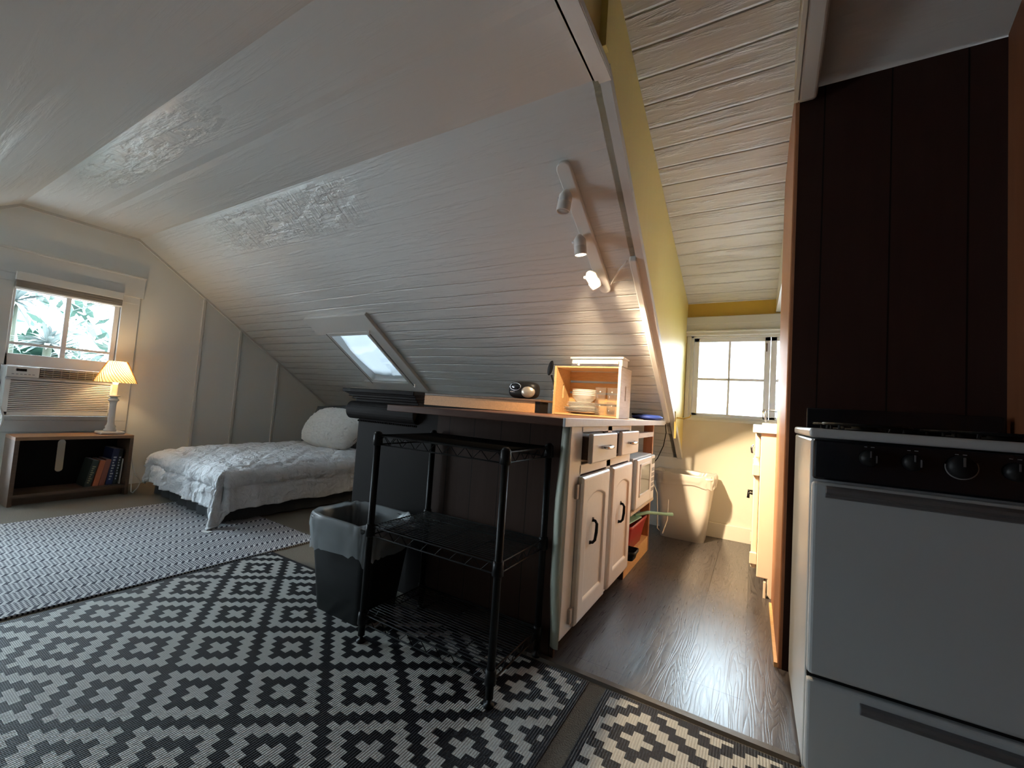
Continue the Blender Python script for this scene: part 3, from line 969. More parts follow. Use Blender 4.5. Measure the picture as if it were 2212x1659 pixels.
cushion('pillow', (.78, .46, .16), M_GREYF, (-3.76, 2.87, .605), (R(60), R(-5), R(9)), 'dark grey pillow propped behind the white plush one')
cushion('pillow', (.66, .40, .12), M_GREYF, (-3.30, 2.82, .475), (R(8), R(0), R(8)), 'dark grey pillow lying flat under the white plush pillow')
cushion('plush_pillow', (.70, .46, .24), M_FUR, (-3.50, 2.64, .585), (R(52), R(4), R(6)), 'fluffy white plush pillow in front on the bed', fur=.009, n=90, rnd=.75)

# ------------------------------------------------------------------ black dresser seen from its side
dr = thing('headboard_panel', (-1.60, 1.54, 0), 'black panel headboard with crown moulding standing upright between the bed and the bar', 'headboard')
DX0, DX1, DY0, DY1 = -1.815, -1.385, 1.515, 1.545
bx('panel', M_BLACKW, dr, DX0, DX1, DY0, DY1, 0, .80, bevel=.003)
fz = MB(); fz.prism([(DY1, .792), (DY1, .888)] + [(DY0 - .012 - .036 * math.sin(a), .84 + .046 * math.cos(a)) for a in [math.pi * k / 12 for k in range(13)]], DX0 - .05, DX1, 0)
fz.build('frieze', M_BLACKW, dr, smooth=False, bevel=.004)
cr_ = MB()
for (o, a, b) in ((.02, .885, .899), (.038, .899, .911), (.055, .911, .924), (.085, .932, .952)):
    cr_.box(DX0 - o, DX1 - .005, DY0 - o * .6, DY1, a, b)
cr_.prism([(DX0 - .055, .924), (DX0 - .085, .932), (DX1 - .005, .932), (DX1 - .005, .924)], DY0 - .04, DY1, 1)
cr_.build('crown', M_BLACKW, dr, bevel=.003)
bd = MB()
for i in range(34):
    x = DX0 + .004 + i * .0128
    bd.lathe([(0, -.005), (.0035, -.0035), (.005, 0), (.0035, .0035), (0, .005)], 8, (x, DY0 - .004, .785))
bd.build('bead_trim', M_BLACKW, dr, smooth=True)

# ------------------------------------------------------------------ bar: base cabinet, worktop
XF = -.592
cb = thing('base_cabinet', (-.9, 1.9, 0), 'off white kitchen base cabinet with brown panelled end under the bar top', 'cabinet')
bx('body', M_NSD, cb, -1.235, XF - .02, 1.492, 2.36, .065, .854)
bx('end_panel', M_BPAN, cb, -1.24, -.612, 1.476, 1.492, .0, .854)
bx('shade_strip', M_BLACKW, cb, -1.383, -1.24, 1.50, 1.55, 0, .854)  # black strip standing in for the shade of the gap under the bar
ff = MB()
ff.box(XF - .02, XF, 1.478, 1.602, .065, .854).box(XF - .02, XF, 1.935, 2.0, .065, .854).box(XF - .02, XF, 2.33, 2.365, .065, .854)
ff.box(XF - .02, XF, 1.585, 2.33, .66, .70).box(XF - .02, XF, 1.585, 2.33, .828, .854).box(XF - .02, XF, 1.585, 2.33, .065, .10)
ff.build('face_frame', M_CAB, cb, bevel=.003)
skn = MB()


def skin(u, v):
    z = .045 + .805 * v
    bow = .018 + .030 * math.sin(math.pi * min(1, (1 - v) * 1.05)) ** .8
    x = XF - .03 + .034 * u
    y = 1.478 - (1 - u) * .004 - bow * math.sin(math.pi * (u * .55 + .1)) + .003 * math.sin(v * 17)
    return Vector((x - .012 * (1 - u) * math.sin(math.pi * (1 - v)), y, z))


skn.grid(10, 30, skin)
skn.build('loose_edging', M_GREENC, cb, smooth=True, solid=.002)


def drawer(ya, yb, za_, zb_, pull):
    d = MB().box(XF + .012 + pull, XF + .032 + pull, ya, yb, za_, zb_).build('drawer', M_CAB, cb, bevel=.007, seg=2)
    MB().box(XF - .2, XF + .012 + pull, ya + .015, yb - .015, za_ + .012, zb_ - .015).build('drawer_box', M_NSD, d)
    ym, zm = (ya + yb) / 2, (za_ + zb_) / 2 + .002
    xo = XF + .032 + pull
    h = MB().tube([(xo, ym - .06, zm), (xo + .016, ym - .056, zm), (xo + .022, ym - .03, zm - .001), (xo + .023, ym, zm - .002), (xo + .022, ym + .03, zm - .001), (xo + .016, ym + .056, zm), (xo, ym + .06, zm)], [.006, .006, .007, .008, .007, .006, .006], 10)
    h.build('handle', M_CHROME, d, smooth=True)
    return d


drawer(1.60, 1.945, .706, .826, .012)
drawer(2.035, 2.375, .708, .828, .010)


def cab_door(ya, yb, za_, zb_, hy, hz, tilt_):
    W_, H_ = yb - ya, zb_ - za_
    mb = MB()
    def f(u, v):
        y, z = ya + u * W_, za_ + v * H_
        # recessed field with arched head and dished foot
        mx_, st = W_ / 2, .062
        t = abs((y - ya) - mx_) / (mx_ - st)
        top = H_ - .075 - .028 * min(1, t) ** 2
        bot = .070 + .0 * t
        e = min((mx_ - st) - abs((y - ya) - mx_), top - v * H_, (v * H_ - bot) * .5)
        k = max(0, min(1, e / .012)); k = k * k * (3 - 2 * k)
        edge = min(u * W_, (1 - u) * W_, v * H_, (1 - v) * H_)
        rnd = .008 * (1 - min(1, edge / .012)) ** 2
        groove = 0
        if k > .98:
            g_ = abs((((y - ya) - mx_) / .075) % 1 - .5); groove = .002 if g_ > .47 else 0
        return Vector((XF + .024 - k * .015 - rnd - groove, y, z))
    mb.grid(64, 110, f)
    o = mb.build('door', M_CAB, cb, smooth=True)
    MB().box(XF + .002, XF + .0165, ya, yb, za_, zb_).build('door_core', M_CAB, o)
    T = Matrix.Translation((XF + .014, hy, hz)) @ Matrix.Rotation(R(tilt_), 4, 'X') @ Matrix.Diagonal((1, .9, .72, 1))
    h = MB()
    h.tube([(-.002, 0, .062), (.014, 0, .060), (.022, 0, .045), (.024, 0, 0), (.022, 0, -.045), (.014, 0, -.060), (-.002, 0, -.062)], [.007, .006, .0065, .007, .0065, .006, .008], 8, M=T)
    h.box(-.004, .004, -.011, .011, .052, .078, T).box(-.004, .004, -.010, .010, -.074, -.054, T)
    h.build('handle', M_BLACKP, o)
    return o


d1 = cab_door(1.575, 1.93, .085, .655, 1.725, .415, -14)
d2 = cab_door(1.985, 2.345, .085, .655, 2.15, .415, -16)
M_HNG = plain('painted hinge', (.55, .50, .45), .35)
for z in (.60, .13):
    MB().box(XF, XF + .012, 1.545, 1.574, z - .028, z + .028).tube([(XF + .014, 1.571, z - .03), (XF + .014, 1.571, z + .03)], .005, 8).build('hinge', M_HNG, d1, bevel=.002)

ctp = thing('countertop', (-.95, 2.2, .87), 'brown laminate bar top overhanging the panelled cabinet, white edge facing the aisle', 'countertop')
CT0, CT1 = .856, .884
MB().prism([(-1.43, 1.345), (-.572, 1.345), (-.572, 3.235), (-1.26, 3.235), (-1.26, 1.47), (-1.43, 1.47)], CT0, CT1, 2).build('top', M_BTOP, ctp, bevel=.002)
bx('edge_strip', M_LAMW, ctp, -.572, -.562, 1.343, 3.24, CT0 - .001, CT1 + .0015, bevel=.001)

# low ledge with a bare board face at the back of the bar
le = thing('ledge', (-1.7, 2.38, 0), 'low ledge with bare orange board face and dark top behind the bar', 'ledge')
bx('board', M_OSB, le, -2.12, -1.172, 2.30, 2.316, .884, .958)
MB().prism([(2.316, .0), (2.46, .0), (2.46, .95), (2.316, .95)], -2.12, -1.262, 0).build('case', M_BLACKW, le)
MB().box(-2.125, -1.13, 2.292, 2.47, .953, .967).build('top', M_NSD, le, bevel=.003)
bx('post', M_BLACKW, le, -1.172, -1.14, 2.302, 2.42, .884, .953)

# ------------------------------------------------------------------ wooden crate and crockery
ck_ = thing('wooden_crate', (-.93, 2.62, .884), 'pine crate on its side holding dishes on the bar top', 'crate')
KX0, KX1, KY0, KY1, KZ0, KZ1 = -1.145, -.705, 2.50, 2.745, .8845, 1.200
for (xa, xb, nm) in ((KX0, KX0 + .016, 0), (KX1 - .016, KX1, 1)):
    # end panel with an oval hand hole
    n_ = 12; hc, hz_, hl, hr_ = (KY0 + KY1) / 2, (KZ0 + KZ1) / 2, .035, .013
    lo_ = [(hc - hr_ * math.sin(t * math.pi / n_), hz_ - hl - hr_ * math.cos(t * math.pi / n_)) for t in range(n_ // 2 + 1)] + \
          [(hc - hr_ * math.cos(t * math.pi / n_), hz_ + hl + hr_ * math.sin(t * math.pi / n_)) for t in range(n_ // 2 + 1)]
    A_ = [(KY0, KZ0), (hc, KZ0)] + lo_ + [(hc, KZ1), (KY0, KZ1)]
    B_ = [(2 * hc - p[0], p[1]) for p in A_]
    MB().prism(A_, xa, xb, 0).prism(B_, xa, xb, 0).build('end_panel', M_PINEE if nm else M_PINE, ck_)
for zt in (KZ0, KZ1 - .010):
    for k in range(3):
        y = KY0 + .004 + k * .082
        bx('slat', M_PINE, ck_, KX0 + .016, KX1 - .016, y, y + .07, zt, zt + .010, bevel=.0015)
for k in range(4):
    z = KZ0 + .012 + k * .076
    bx('slat', M_PINE, ck_, KX0 + .016, KX1 - .016, KY1 - .010, KY1, z, z + .062, bevel=.0015)

PX, PY = -.985, 2.615
zp = KZ0 + .0105
plate_prof = [(0, 0), (.055, 0), (.06, .002), (.09, .007), (.118, .0155), (.120, .0175), (.116, .0175), (.088, .010), (.058, .0055), (0, .005)]
small_prof = [(r * .82, z) for r, z in plate_prof]
prev = None
names = ['large white plate at the bottom of the plate stack in the crate', 'second large white plate up in the crate stack', 'third large white plate up in the crate stack',
         'top large white plate of the crate stack, under the smaller plates', 'lower small white plate lying on the large plates', 'second small white plate on the large plates',
         'third small white plate on the large plates', 'topmost small white plate right under the bowls']
for k, nm in enumerate(names):
    big = k < 4
    p = MB().lathe(plate_prof if big else small_prof, 40).build('plate', M_CERAM, smooth=True)
    p.location = (PX + .004 * math.sin(k * 2.1), PY + .002 * math.cos(k * 1.7), zp)
    tag(p, nm, 'plate', 'plates stacked in the crate')
    zp += .0085
zp += .003
bowl_prof = [(0, 0), (.035, 0), (.037, .004), (.055, .014), (.074, .036), (.080, .052), (.082, .055), (.078, .054), (.070, .038), (.052, .019), (.034, .0085), (0, .008)]
for k, nm in enumerate(['lowest white bowl of the stack, on the small plates', 'second white bowl from below in the crate', 'third white bowl from below in the crate', 'topmost white bowl of the stack in the crate']):
    p = MB().lathe(bowl_prof, 40).build('bowl', M_CERAM, smooth=True)
    p.location = (PX + .012, PY + .001 * k, zp); zp += .0115
    tag(p, nm, 'bowl', 'bowls stacked in the crate')
tum = [(0, 0), (.027, 0), (.029, .003), (.035, .088), (.0335, .088), (.028, .008), (0, .008)]
for k, (x, y, z, nm) in enumerate(((-.845, 2.56, 0, 'clear tumbler standing front left beside the plates'), (-.768, 2.56, 0, 'clear tumbler standing front right by the crate end'),
                                   (-.845, 2.56, .0885, 'clear tumbler stacked on the front left tumbler'), (-.768, 2.56, .0885, 'clear tumbler stacked on the front right tumbler'),
                                   (-.806, 2.645, 0, 'clear tumbler standing at the back of the crate behind the others'))):
    p = MB().lathe(tum, 28).build('tumbler', M_TUMB, smooth=True)
    p.location = (x, y, KZ0 + .0105 + z)
    tag(p, nm, 'glass', 'clear tumblers in the crate')
ty = thing('storage_tray', (-.86, 2.6, KZ1), 'white plastic tray with rounded handles on top of the crate', 'tray')
tb = MB(); tb.box(-1.030, -.700, 2.50, 2.625, KZ1 + .001, KZ1 + .008)
tb.box(-1.030, -.700, 2.50, 2.508, KZ1 + .001, KZ1 + .052).box(-1.030, -.700, 2.617, 2.625, KZ1 + .001, KZ1 + .052)
tb.box(-1.030, -1.022, 2.50, 2.625, KZ1 + .001, KZ1 + .052).box(-.708, -.700, 2.50, 2.625, KZ1 + .001, KZ1 + .052)
tb.build('basin', M_WHITEP, ty, bevel=.003)
rm = MB(); rm.box(-1.038, -.692, 2.490, 2.500, KZ1 + .046, KZ1 + .058).box(-1.038, -.692, 2.625, 2.633, KZ1 + .046, KZ1 + .058)
rm.box(-1.038, -1.030, 2.49, 2.633, KZ1 + .046, KZ1 + .058).box(-.700, -.692, 2.49, 2.633, KZ1 + .046, KZ1 + .058)
rm.build('rim', M_WHITEP, ty, bevel=.003)
MB().box(-.97, -.72, 2.486, 2.4995, KZ1 + .012, KZ1 + .036).box(-1.02, -.985, 2.486, 2.4995, KZ1 + .012, KZ1 + .036).build('handle', M_CERAM, ty, bevel=.005, seg=3)

# radio
ra = thing('radio', (-1.30, 2.38, .967), 'small black rounded radio with silver speaker on the dark ledge', 'radio')
RC = Vector((-1.30, 2.385, 1.025))
MB().grid(40, 24, lambda u, v: (RC.x + .105 * math.copysign(abs(math.cos(2 * math.pi * u)) ** .6, math.cos(2 * math.pi * u)) * math.sin(math.pi * v) ** .5,
                                RC.y + .058 * math.copysign(abs(math.sin(2 * math.pi * u)) ** .8, math.sin(2 * math.pi * u)) * math.sin(math.pi * v) ** .6,
                                RC.z - .0555 * math.copysign(abs(math.cos(math.pi * v)) ** .7, math.cos(math.pi * v))), wrap=True).build('body', M_BLACKP, ra, smooth=True)


def disc(c, rx, rz, dpt, tilt_=0, n=32):
    m_ = MB()
    Mx = Matrix.Translation(c) @ Matrix.Rotation(R(tilt_), 4, 'Z') @ Matrix.Rotation(R(90), 4, 'X')
    m_.lathe([(0, dpt), (.5, dpt * .9), (.85, dpt * .55), (1, 0)], n, (0, 0, 0), Mx @ Matrix.Diagonal((rx, rz, 1, 1)))
    return m_


disc(RC + Vector((.052, -.046, -.012)), .046, .038, .018, 12).build('speaker', plain('silver speaker cloth', (.45, .40, .34), .35, .7), ra, smooth=True)
dd = disc(RC + Vector((-.035, -.052, .018)), .043, .024, .008, -6).build('display', M_GLASSB, ra, smooth=True)
rg_ = MB().tube([(RC.x - .035 + .042 * math.cos(a), RC.y - .0585 - .006 * math.cos(a), RC.z + .018 + .023 * math.sin(a)) for a in [2 * math.pi * i / 32 for i in range(32)]], .0024, 6, closed=True)
rg_.build('display_ring', M_CHROME, dd, smooth=True)
bt_ = MB()
for i in range(6): bt_.box(RC.x - .075 + i * .014, RC.x - .066 + i * .014, RC.y - .056, RC.y - .050, RC.z - .018, RC.z - .013)
bt_.build('button', M_GREYP, ra)

# utensil jar and ladle
jr = MB().lathe([(0, 0), (.042, 0), (.045, .01), (.047, .16), (.050, .185), (.047, .185), (.044, .16), (.042, .012), (0, .01)], 28).build('utensil_jar', M_TUMB, smooth=True)
jr.location = (-1.205, 2.70, .8845); tag(jr, 'clear glass utensil jar half hidden behind the left side of the crate', 'jar')
sp = MB()
sp.tube([(-1.195, 2.70, .90), (-1.21, 2.70, 1.00), (-1.235, 2.69, 1.10), (-1.252, 2.685, 1.155)], [.006, .006, .006, .008], 8)
Ms = Matrix.Translation((-1.262, 2.68, 1.205)) @ Matrix.Rotation(R(12), 4, 'Y') @ Matrix.Diagonal((.021, .006, .055, 1))
sp.grid(16, 10, lambda u, v: Ms @ Vector((math.sin(math.pi * v) * math.cos(2 * math.pi * u), math.sin(math.pi * v) * math.sin(2 * math.pi * u), -math.cos(math.pi * v))), wrap=True)
tag(sp.build('cooking_spoon', M_BLACKP, smooth=True), 'black cooking spoon standing in the glass jar behind the crate', 'spoon')
pch = thing('zip_pouch', (-.60, 3.02, .884), 'blue and black pouch lying at the far end of the bar top', 'pouch')
cu = MB().grid(18, 10, lambda u, v: (-.645 + .105 * math.cos(2 * math.pi * u) * math.sin(math.pi * v) ** .4, 3.0 + .10 * math.sin(2 * math.pi * u) * math.sin(math.pi * v) ** .4, .9035 - .019 * math.cos(math.pi * v)), wrap=True)
cu.build('body', M_BLUE, pch, smooth=True)
bx('flap', M_BLACKP, pch, -.74, -.66, 2.93, 3.06, .912, .926, bevel=.006)
bx('paper', M_WALL, None, -.78, -.64, 2.66, 2.86, .8845, .8875); tag(bpy.data.objects['paper'], 'flat white paper on the bar top between crate and pouch', 'paper')

# ------------------------------------------------------------------ open shelf with the microwave
su = thing('shelf_unit', (-.85, 2.68, 0), 'dark wooden open shelf unit under the bar top beside the cabinet', 'shelf')
bx('upright', M_BPAN, su, -1.15, -.60, 2.372, 2.388, 0, .855); bx('upright', M_OWOOD, su, -.66, -.60, 2.985, 3.02, 0, .855)
bx('back_panel', M_NSD, su, -1.165, -1.15, 2.372, 3.02, 0, .855)
bx('shelf', M_PINEE, su, -1.15, -.575, 2.388, 2.985, .348, .366, bevel=.002)
bx('shelf', M_PINE, su, -1.15, -.60, 2.388, 2.985, .0, .10)
bx('rail', M_PINEE, su, -.64, -.595, 2.388, 2.985, .775, .805)
mw = thing('microwave', (-.78, 2.67, .366), 'white microwave oven on the open shelf beside the cabinet doors', 'microwave')
bx('body', M_WHITEP, mw, -.97, -.585, 2.415, 2.915, .372, .665, bevel=.008)
md_ = bx('door', M_WHITEP, mw, -.585, -.560, 2.42, 2.80, .376, .660, bevel=.010, seg=3)
bx('door_window', M_GLASSB, md_, -.561, -.5585, 2.50, 2.745, .455, .615)
wf = MB().box(-.561, -.556, 2.485, 2.50, .44, .63).box(-.561, -.556, 2.745, 2.76, .44, .63).box(-.561, -.556, 2.485, 2.76, .615, .63).box(-.561, -.556, 2.485, 2.76, .44, .455)
wf.build('window_frame', M_WHITEP, md_, bevel=.002)
kp = bx('control_panel', M_WHITEP, mw, -.585, -.562, 2.805, 2.91, .376, .660, bevel=.006)
bx('display', M_GLASSB, kp, -.562, -.5605, 2.822, 2.895, .605, .640)
kb_ = MB()
for i in range(3):
    for j in range(5): kb_.box(-.562, -.5605, 2.822 + i * .026, 2.842 + i * .026, .43 + j * .032, .452 + j * .032)
kb_.build('keypad', M_GREYP, kp)
rb = thing('red_basket', (-.70, 2.68, .10), 'red plastic basket on the low shelf under the microwave', 'basket')


def tub(mb, c, w0, d0, w1, d1, h, r=.03, n=6, z0=0.0, rim=.006, wall=.003):
    """open tapered tub with rounded corners: outside, rim, inside, floor"""
    def ring(w_, d_, z):
        pts = []
        for (sx_, sy_, a0) in ((1, 1, 0), (-1, 1, 90), (-1, -1, 180), (1, -1, 270)):
            for k in range(n + 1):
                a = R(a0 + 90 * k / n)
                pts.append(Vector((c[0] + sx_ * (w_ / 2 - r) + r * math.cos(a), c[1] + sy_ * (d_ / 2 - r) + r * math.sin(a), z0 + z)))
        return pts
    rings = [ring(w0, d0, 0), ring(w0 + (w1 - w0) * .5, d0 + (d1 - d0) * .5, h * .5), ring(w1, d1, h - .02), ring(w1 + rim, d1 + rim, h - .015), ring(w1 + rim, d1 + rim, h), ring(w1 - wall, d1 - wall, h), ring(w0 - wall, d0 - wall, .004)]
    k = len(rings[0]); v = [p for q in rings for p in q]
    f = []
    for i in range(len(rings) - 1):
        f += [(i * k + j, i * k + (j + 1) % k, (i + 1) * k + (j + 1) % k, (i + 1) * k + j) for j in range(k)]
    f += [tuple(range(k - 1, -1, -1)), tuple(range((len(rings) - 1) * k, len(rings) * k))]
    return mb.add(v, f)


tub(MB(), (-.73, 2.70), .22, .34, .27, .42, .16, z0=.101).build('tub', M_RED, rb, smooth=True, autos=1)
dp = thing('dustpan', (-.62, 2.85, .27), 'mint green dustpan with long handle sticking out under the microwave', 'dustpan')
MB().prism([(-.80, 2.55), (-.62, 2.55), (-.60, 2.78), (-.78, 2.78)], .262, .270, 2).build('pan', M_MINT, dp, bevel=.003)
MB().tube([(-.64, 2.76, .275), (-.58, 2.86, .285), (-.50, 2.96, .272), (-.455, 3.02, .266)], [.012, .011, .010, .012], 10).build('handle', M_MINT, dp, smooth=True)
tr_ = thing('black_tray', (-.66, 2.5, .10), 'black tray at the front of the low shelf below the red basket', 'tray')
tub(MB(), (-.66, 2.452), .20, .10, .22, .115, .05, z0=.101, r=.02).build('tub', M_BLACKP, tr_, smooth=True)
wr = MB().tube([(-.560, 3.21, .862), (-.555, 3.23, .80), (-.575, 3.26, .70), (-.62, 3.30, .60), (-.68, 3.32, .52), (-.71, 3.33, .40), (-.715, 3.31, .20), (-.70, 3.27, .006), (-.72, 3.22, .006)], .0035, 6)
tag(wr.build('extension_cord', M_BLACKP, smooth=True), 'thin dark cord hanging from the end of the bar top behind the cream bin', 'cord')
wr2 = MB().tube([(-.62, 3.018, .48), (-.60, 3.05, .46), (-.575, 3.10, .38), (-.57, 3.12, .25), (-.56, 3.09, .14), (-.52, 3.07, .115), (-.50, 3.11, .20), (-.51, 3.18, .33)], .004, 6)
tag(wr2.build('power_cord', M_WHITEP, smooth=True), 'white power cord looping beside the shelf unit near the cream bin', 'cord')
hk = thing('wall_hook', (-.50, 3.30, .90), 'small brass hook on the yellow corner at the end of the bar', 'hook')
MB().tube([(-.505, 3.30, .915), (-.45, 3.31, .912), (-.41, 3.31, .925), (-.40, 3.31, .945)], .005, 8).build('arm', plain('brass', (.55, .38, .12), .3, .9), hk, smooth=True)
MB().prism([(3.25, .96), (3.36, .96), (3.30, .76)], -.51, -.498, 0).build('plate', M_YEL, hk)

# ------------------------------------------------------------------ bins with liners
bb = thing('waste_bin', (-1.45, 1.285, 0), 'black plastic wastebasket with clear bag beside the wire rack', 'bin')
tub(MB(), (-1.455, 1.285), .30, .20, .385, .265, .395, r=.045, n=8).build('tub', M_BLACKP, bb, smooth=True)


def liner(c, w1, d1, ztop, drop, r, seed, spread, inner):
    mb = MB(); n = 120; NV = 22
    def f(u, v):
        a = u * 4 * 1.0
        ang = 2 * math.pi * u
        cx_, sy_ = math.cos(ang), math.sin(ang)
        pw_ = .42
        X = math.copysign(abs(cx_) ** pw_, cx_) * w1 / 2; Y = math.copysign(abs(sy_) ** pw_, sy_) * d1 / 2
        N = noise.noise(Vector((cx_ * 3, sy_ * 3, seed))); N2 = noise.noise(Vector((cx_ * 9, sy_ * 9, seed + v * 3))); N3 = noise.noise(Vector((cx_ * 18, sy_ * 18, v * 5 + seed)))
        if v < .42:      # inside, hanging into the bin
            t = v / .42
            z = ztop - inner * (1 - t); s = .86 - .05 * (1 - t) + .06 * t + .03 * N2
        else:
            t = (v - .42) / .58
            z = ztop + .012 * math.sin(math.pi * min(1, t * 3)) - drop * (1 + .35 * N + .10 * N2) * max(0, t - .08)
            s = 1.02 + spread * math.sin(math.pi * min(1, t * 1.2)) * (1 + N2) + .03 * N3 * t + .03 * min(1, t * 4) + .02 * N2
        z += .012 * N * (1 - abs(v - .42))
        return Vector((c[0] + X * s, c[1] + Y * s, z))
    mb.grid(n, NV, f, wrap=True)
    return mb


tag(liner((-1.455, 1.285), .385, .265, .402, .14, .05, 3.1, .035, .20).build('bin_liner', M_BAG, smooth=True), 'crumpled clear plastic bag folded over the black wastebasket', 'bin liner')
wb = thing('kitchen_bin', (-.45, 3.55, 0), 'tall cream plastic bin against the kitchen window wall', 'bin')
tub(MB(), (-.45, 3.535), .31, .20, .42, .27, .485, r=.05, n=8).build('tub', M_BIN, wb, smooth=True)
tag(liner((-.45, 3.535), .42, .27, .490, .085, .05, 7.7, .02, .25).build('bin_liner', M_BAGW, smooth=True), 'white plastic bag folded over the rim of the cream bin', 'bin liner')

# ------------------------------------------------------------------ black wire rack
wk = thing('wire_rack', (-.95, 1.285, 0), 'black three tier wire rack standing in front of the bar', 'rack')
RX0, RX1, RY0, RY1 = -1.233, -.665, 1.128, 1.446
for (x, y) in ((RX0, RY0), (RX1, RY0), (RX0, RY1), (RX1, RY1)):
    p = MB().tube([(x, y, .03), (x, y, .772)], .0125, 14).build('post', M_BLACKM, wk, smooth=True)
    MB().lathe([(0, .772), (.0135, .772), (.0135, .779), (.008, .784), (0, .785)], 14, (x, y, 0)).build('cap', M_BLACKP, p, smooth=True)
    MB().lathe([(0, .006), (.017, .006), (.017, .014), (.007, .018), (.007, .04), (0, .04)], 14, (x, y, .0)).build('foot', M_BLACKP, p, smooth=True)
    for z in (.755, .415, .094):
        MB().lathe([(.013, -.025), (.0185, -.022), (.0165, .02), (.013, .022)], 14, (x, y, z)).build('collar', M_BLACKP, p, smooth=True)
for z in (.755, .415, .094):
    s_ = MB()
    for zz in (z + .012, z - .020):
        s_.tube([(RX0, RY0, zz), (RX1, RY0, zz)], .0028, 6); s_.tube([(RX0, RY1, zz), (RX1, RY1, zz)], .0028, 6)
        s_.tube([(RX0, RY0, zz), (RX0, RY1, zz)], .0028, 6); s_.tube([(RX1, RY0, zz), (RX1, RY1, zz)], .0028, 6)
    for (a, b, k) in (((RX0, RY0), (RX1, RY0), 18), ((RX0, RY1), (RX1, RY1), 18), ((RX0, RY0), (RX0, RY1), 10), ((RX1, RY0), (RX1, RY1), 10)):
        pts = [(a[0] + (b[0] - a[0]) * i / k, a[1] + (b[1] - a[1]) * i / k, z + (.012 if i % 2 else -.020)) for i in range(k + 1)]
        s_.tube(pts, .0019, 5)
    nw = 22
    for i in range(1, nw):
        y = RY0 + (RY1 - RY0) * i / nw
        s_.tube([(RX0, y, z + .0145), (RX1, y, z + .0145)], .0016, 5)
    for f_ in (.25, .5, .75):
        x = RX0 + (RX1 - RX0) * f_; s_.tube([(x, RY0, z + .010), (x, RY1, z + .010)], .0028, 6)
    s_.build('shelf', M_BLACKM, wk)
lm_ = bx('shelf_liner', plain('matt black shelf liner', (.010, .010, .010), 1.0, spec=.0), wk, RX0 + .014, RX1 - .014, RY0 + .004, RY1 - .004, .7716, .7735)

# ------------------------------------------------------------------ stove
st = thing('stove', (.39, 1.64, 0), 'white gas range with black control panel in the right foreground', 'stove')
SX0, SX1, SY0, SY1 = .136, .672, 1.395, 1.905
bx('body', M_STOVE, st, SX0, SX1, SY0 + .012, SY1, .02, .882, bevel=.006)
bx('cooktop', M_STOVE, st, SX0 - .006, SX1, SY0 - .018, SY1 - .03, .886, .9105, bevel=.007, seg=3)
bx('burner_pan', M_GLASSB, st, SX0 + .03, SX1 - .03, SY0 + .05, SY1 - .06, .906, .9115)
cpn = bx('control_panel', M_GLASSB, st, SX0 + .004, SX1, SY0 - .012, SY0 + .012, .776, .882, bevel=.006)
for x in (.255, .337, .508, .59):
    kn = MB().lathe([(0, .0), (.020, 0), (.021, .004), (.017, .018), (.0, .019)], 24, (0, 0, 0), Matrix.Translation((x, SY0 - .012, .843)) @ Matrix.Rotation(R(90), 4, 'X')).build('knob', M_BLACKP, cpn, smooth=True)
    MB().box(x - .0015, x + .0015, SY0 - .0325, SY0 - .031, .846, .862).box(x + .010, x + .0125, SY0 - .0325, SY0 - .028, .834, .852).build('marker', M_GREYH, kn)
kn = MB().lathe([(0, .0), (.026, 0), (.027, .004), (.022, .02), (.0, .021)], 28, (0, 0, 0), Matrix.Translation((.421, SY0 - .012, .843)) @ Matrix.Rotation(R(90), 4, 'X')).build('knob', M_BLACKP, cpn, smooth=True)
MB().tube([(.421 + .0275 * math.cos(a), SY0 - .0155, .843 + .0275 * math.sin(a)) for a in [R(170 + 215 * i / 24) for i in range(25)]], .0018, 5).build('dial_ring', M_GREYP, kn, smooth=True)
MB().box(.419, .423, SY0 - .034, SY0 - .032, .845, .866).build('marker', M_GREYH, kn)
mk = MB()
for x in (.255, .337, .421, .508, .59):
    mk.box(x - .010, x - .004, SY0 - .0128, SY0 - .0118, .871, .8725); mk.box(x + .003, x + .010, SY0 - .0128, SY0 - .0118, .871, .8725)
mk.build('panel_marks', M_GREYP, cpn)
od = bx('oven_door', M_STOVE, st, SX0 + .002, SX1, SY0 - .022, SY0 + .008, .277, .770, bevel=.010, seg=3)
hd_ = MB().prism([(SY0 - .022, .760), (SY0 - .030, .764), (SY0 - .040, .757), (SY0 - .040, .748), (SY0 - .030, .742), (SY0 - .030, .735), (SY0 - .022, .731)], SX0 + .03, SX1 - .03, 0)
hd_.build('door_handle', M_GREYH, od, bevel=.0015)
bx('gap_shade', M_BLACKP, st, SX0 + .004, SX1 - .002, SY0 - .002, SY0 + .014, .262, .280)  # black strip drawn as the shade between oven door and drawer
wd = bx('warming_drawer', M_STOVE, st, SX0 + .002, SX1, SY0 - .020, SY0 + .008, .035, .264, bevel=.008, seg=3)
MB().prism([(SY0 - .020, .246), (SY0 - .034, .243), (SY0 - .036, .233), (SY0 - .028, .222), (SY0 - .020, .216)], .245, SX1 - .07, 0).build('drawer_handle', M_GREYH, wd, bevel=.002)
bx('backguard', M_GLASSB, st, SX0 + .03, SX1 - .005, SY1 - .03, SY1 + .005, .90, .984, bevel=.004)
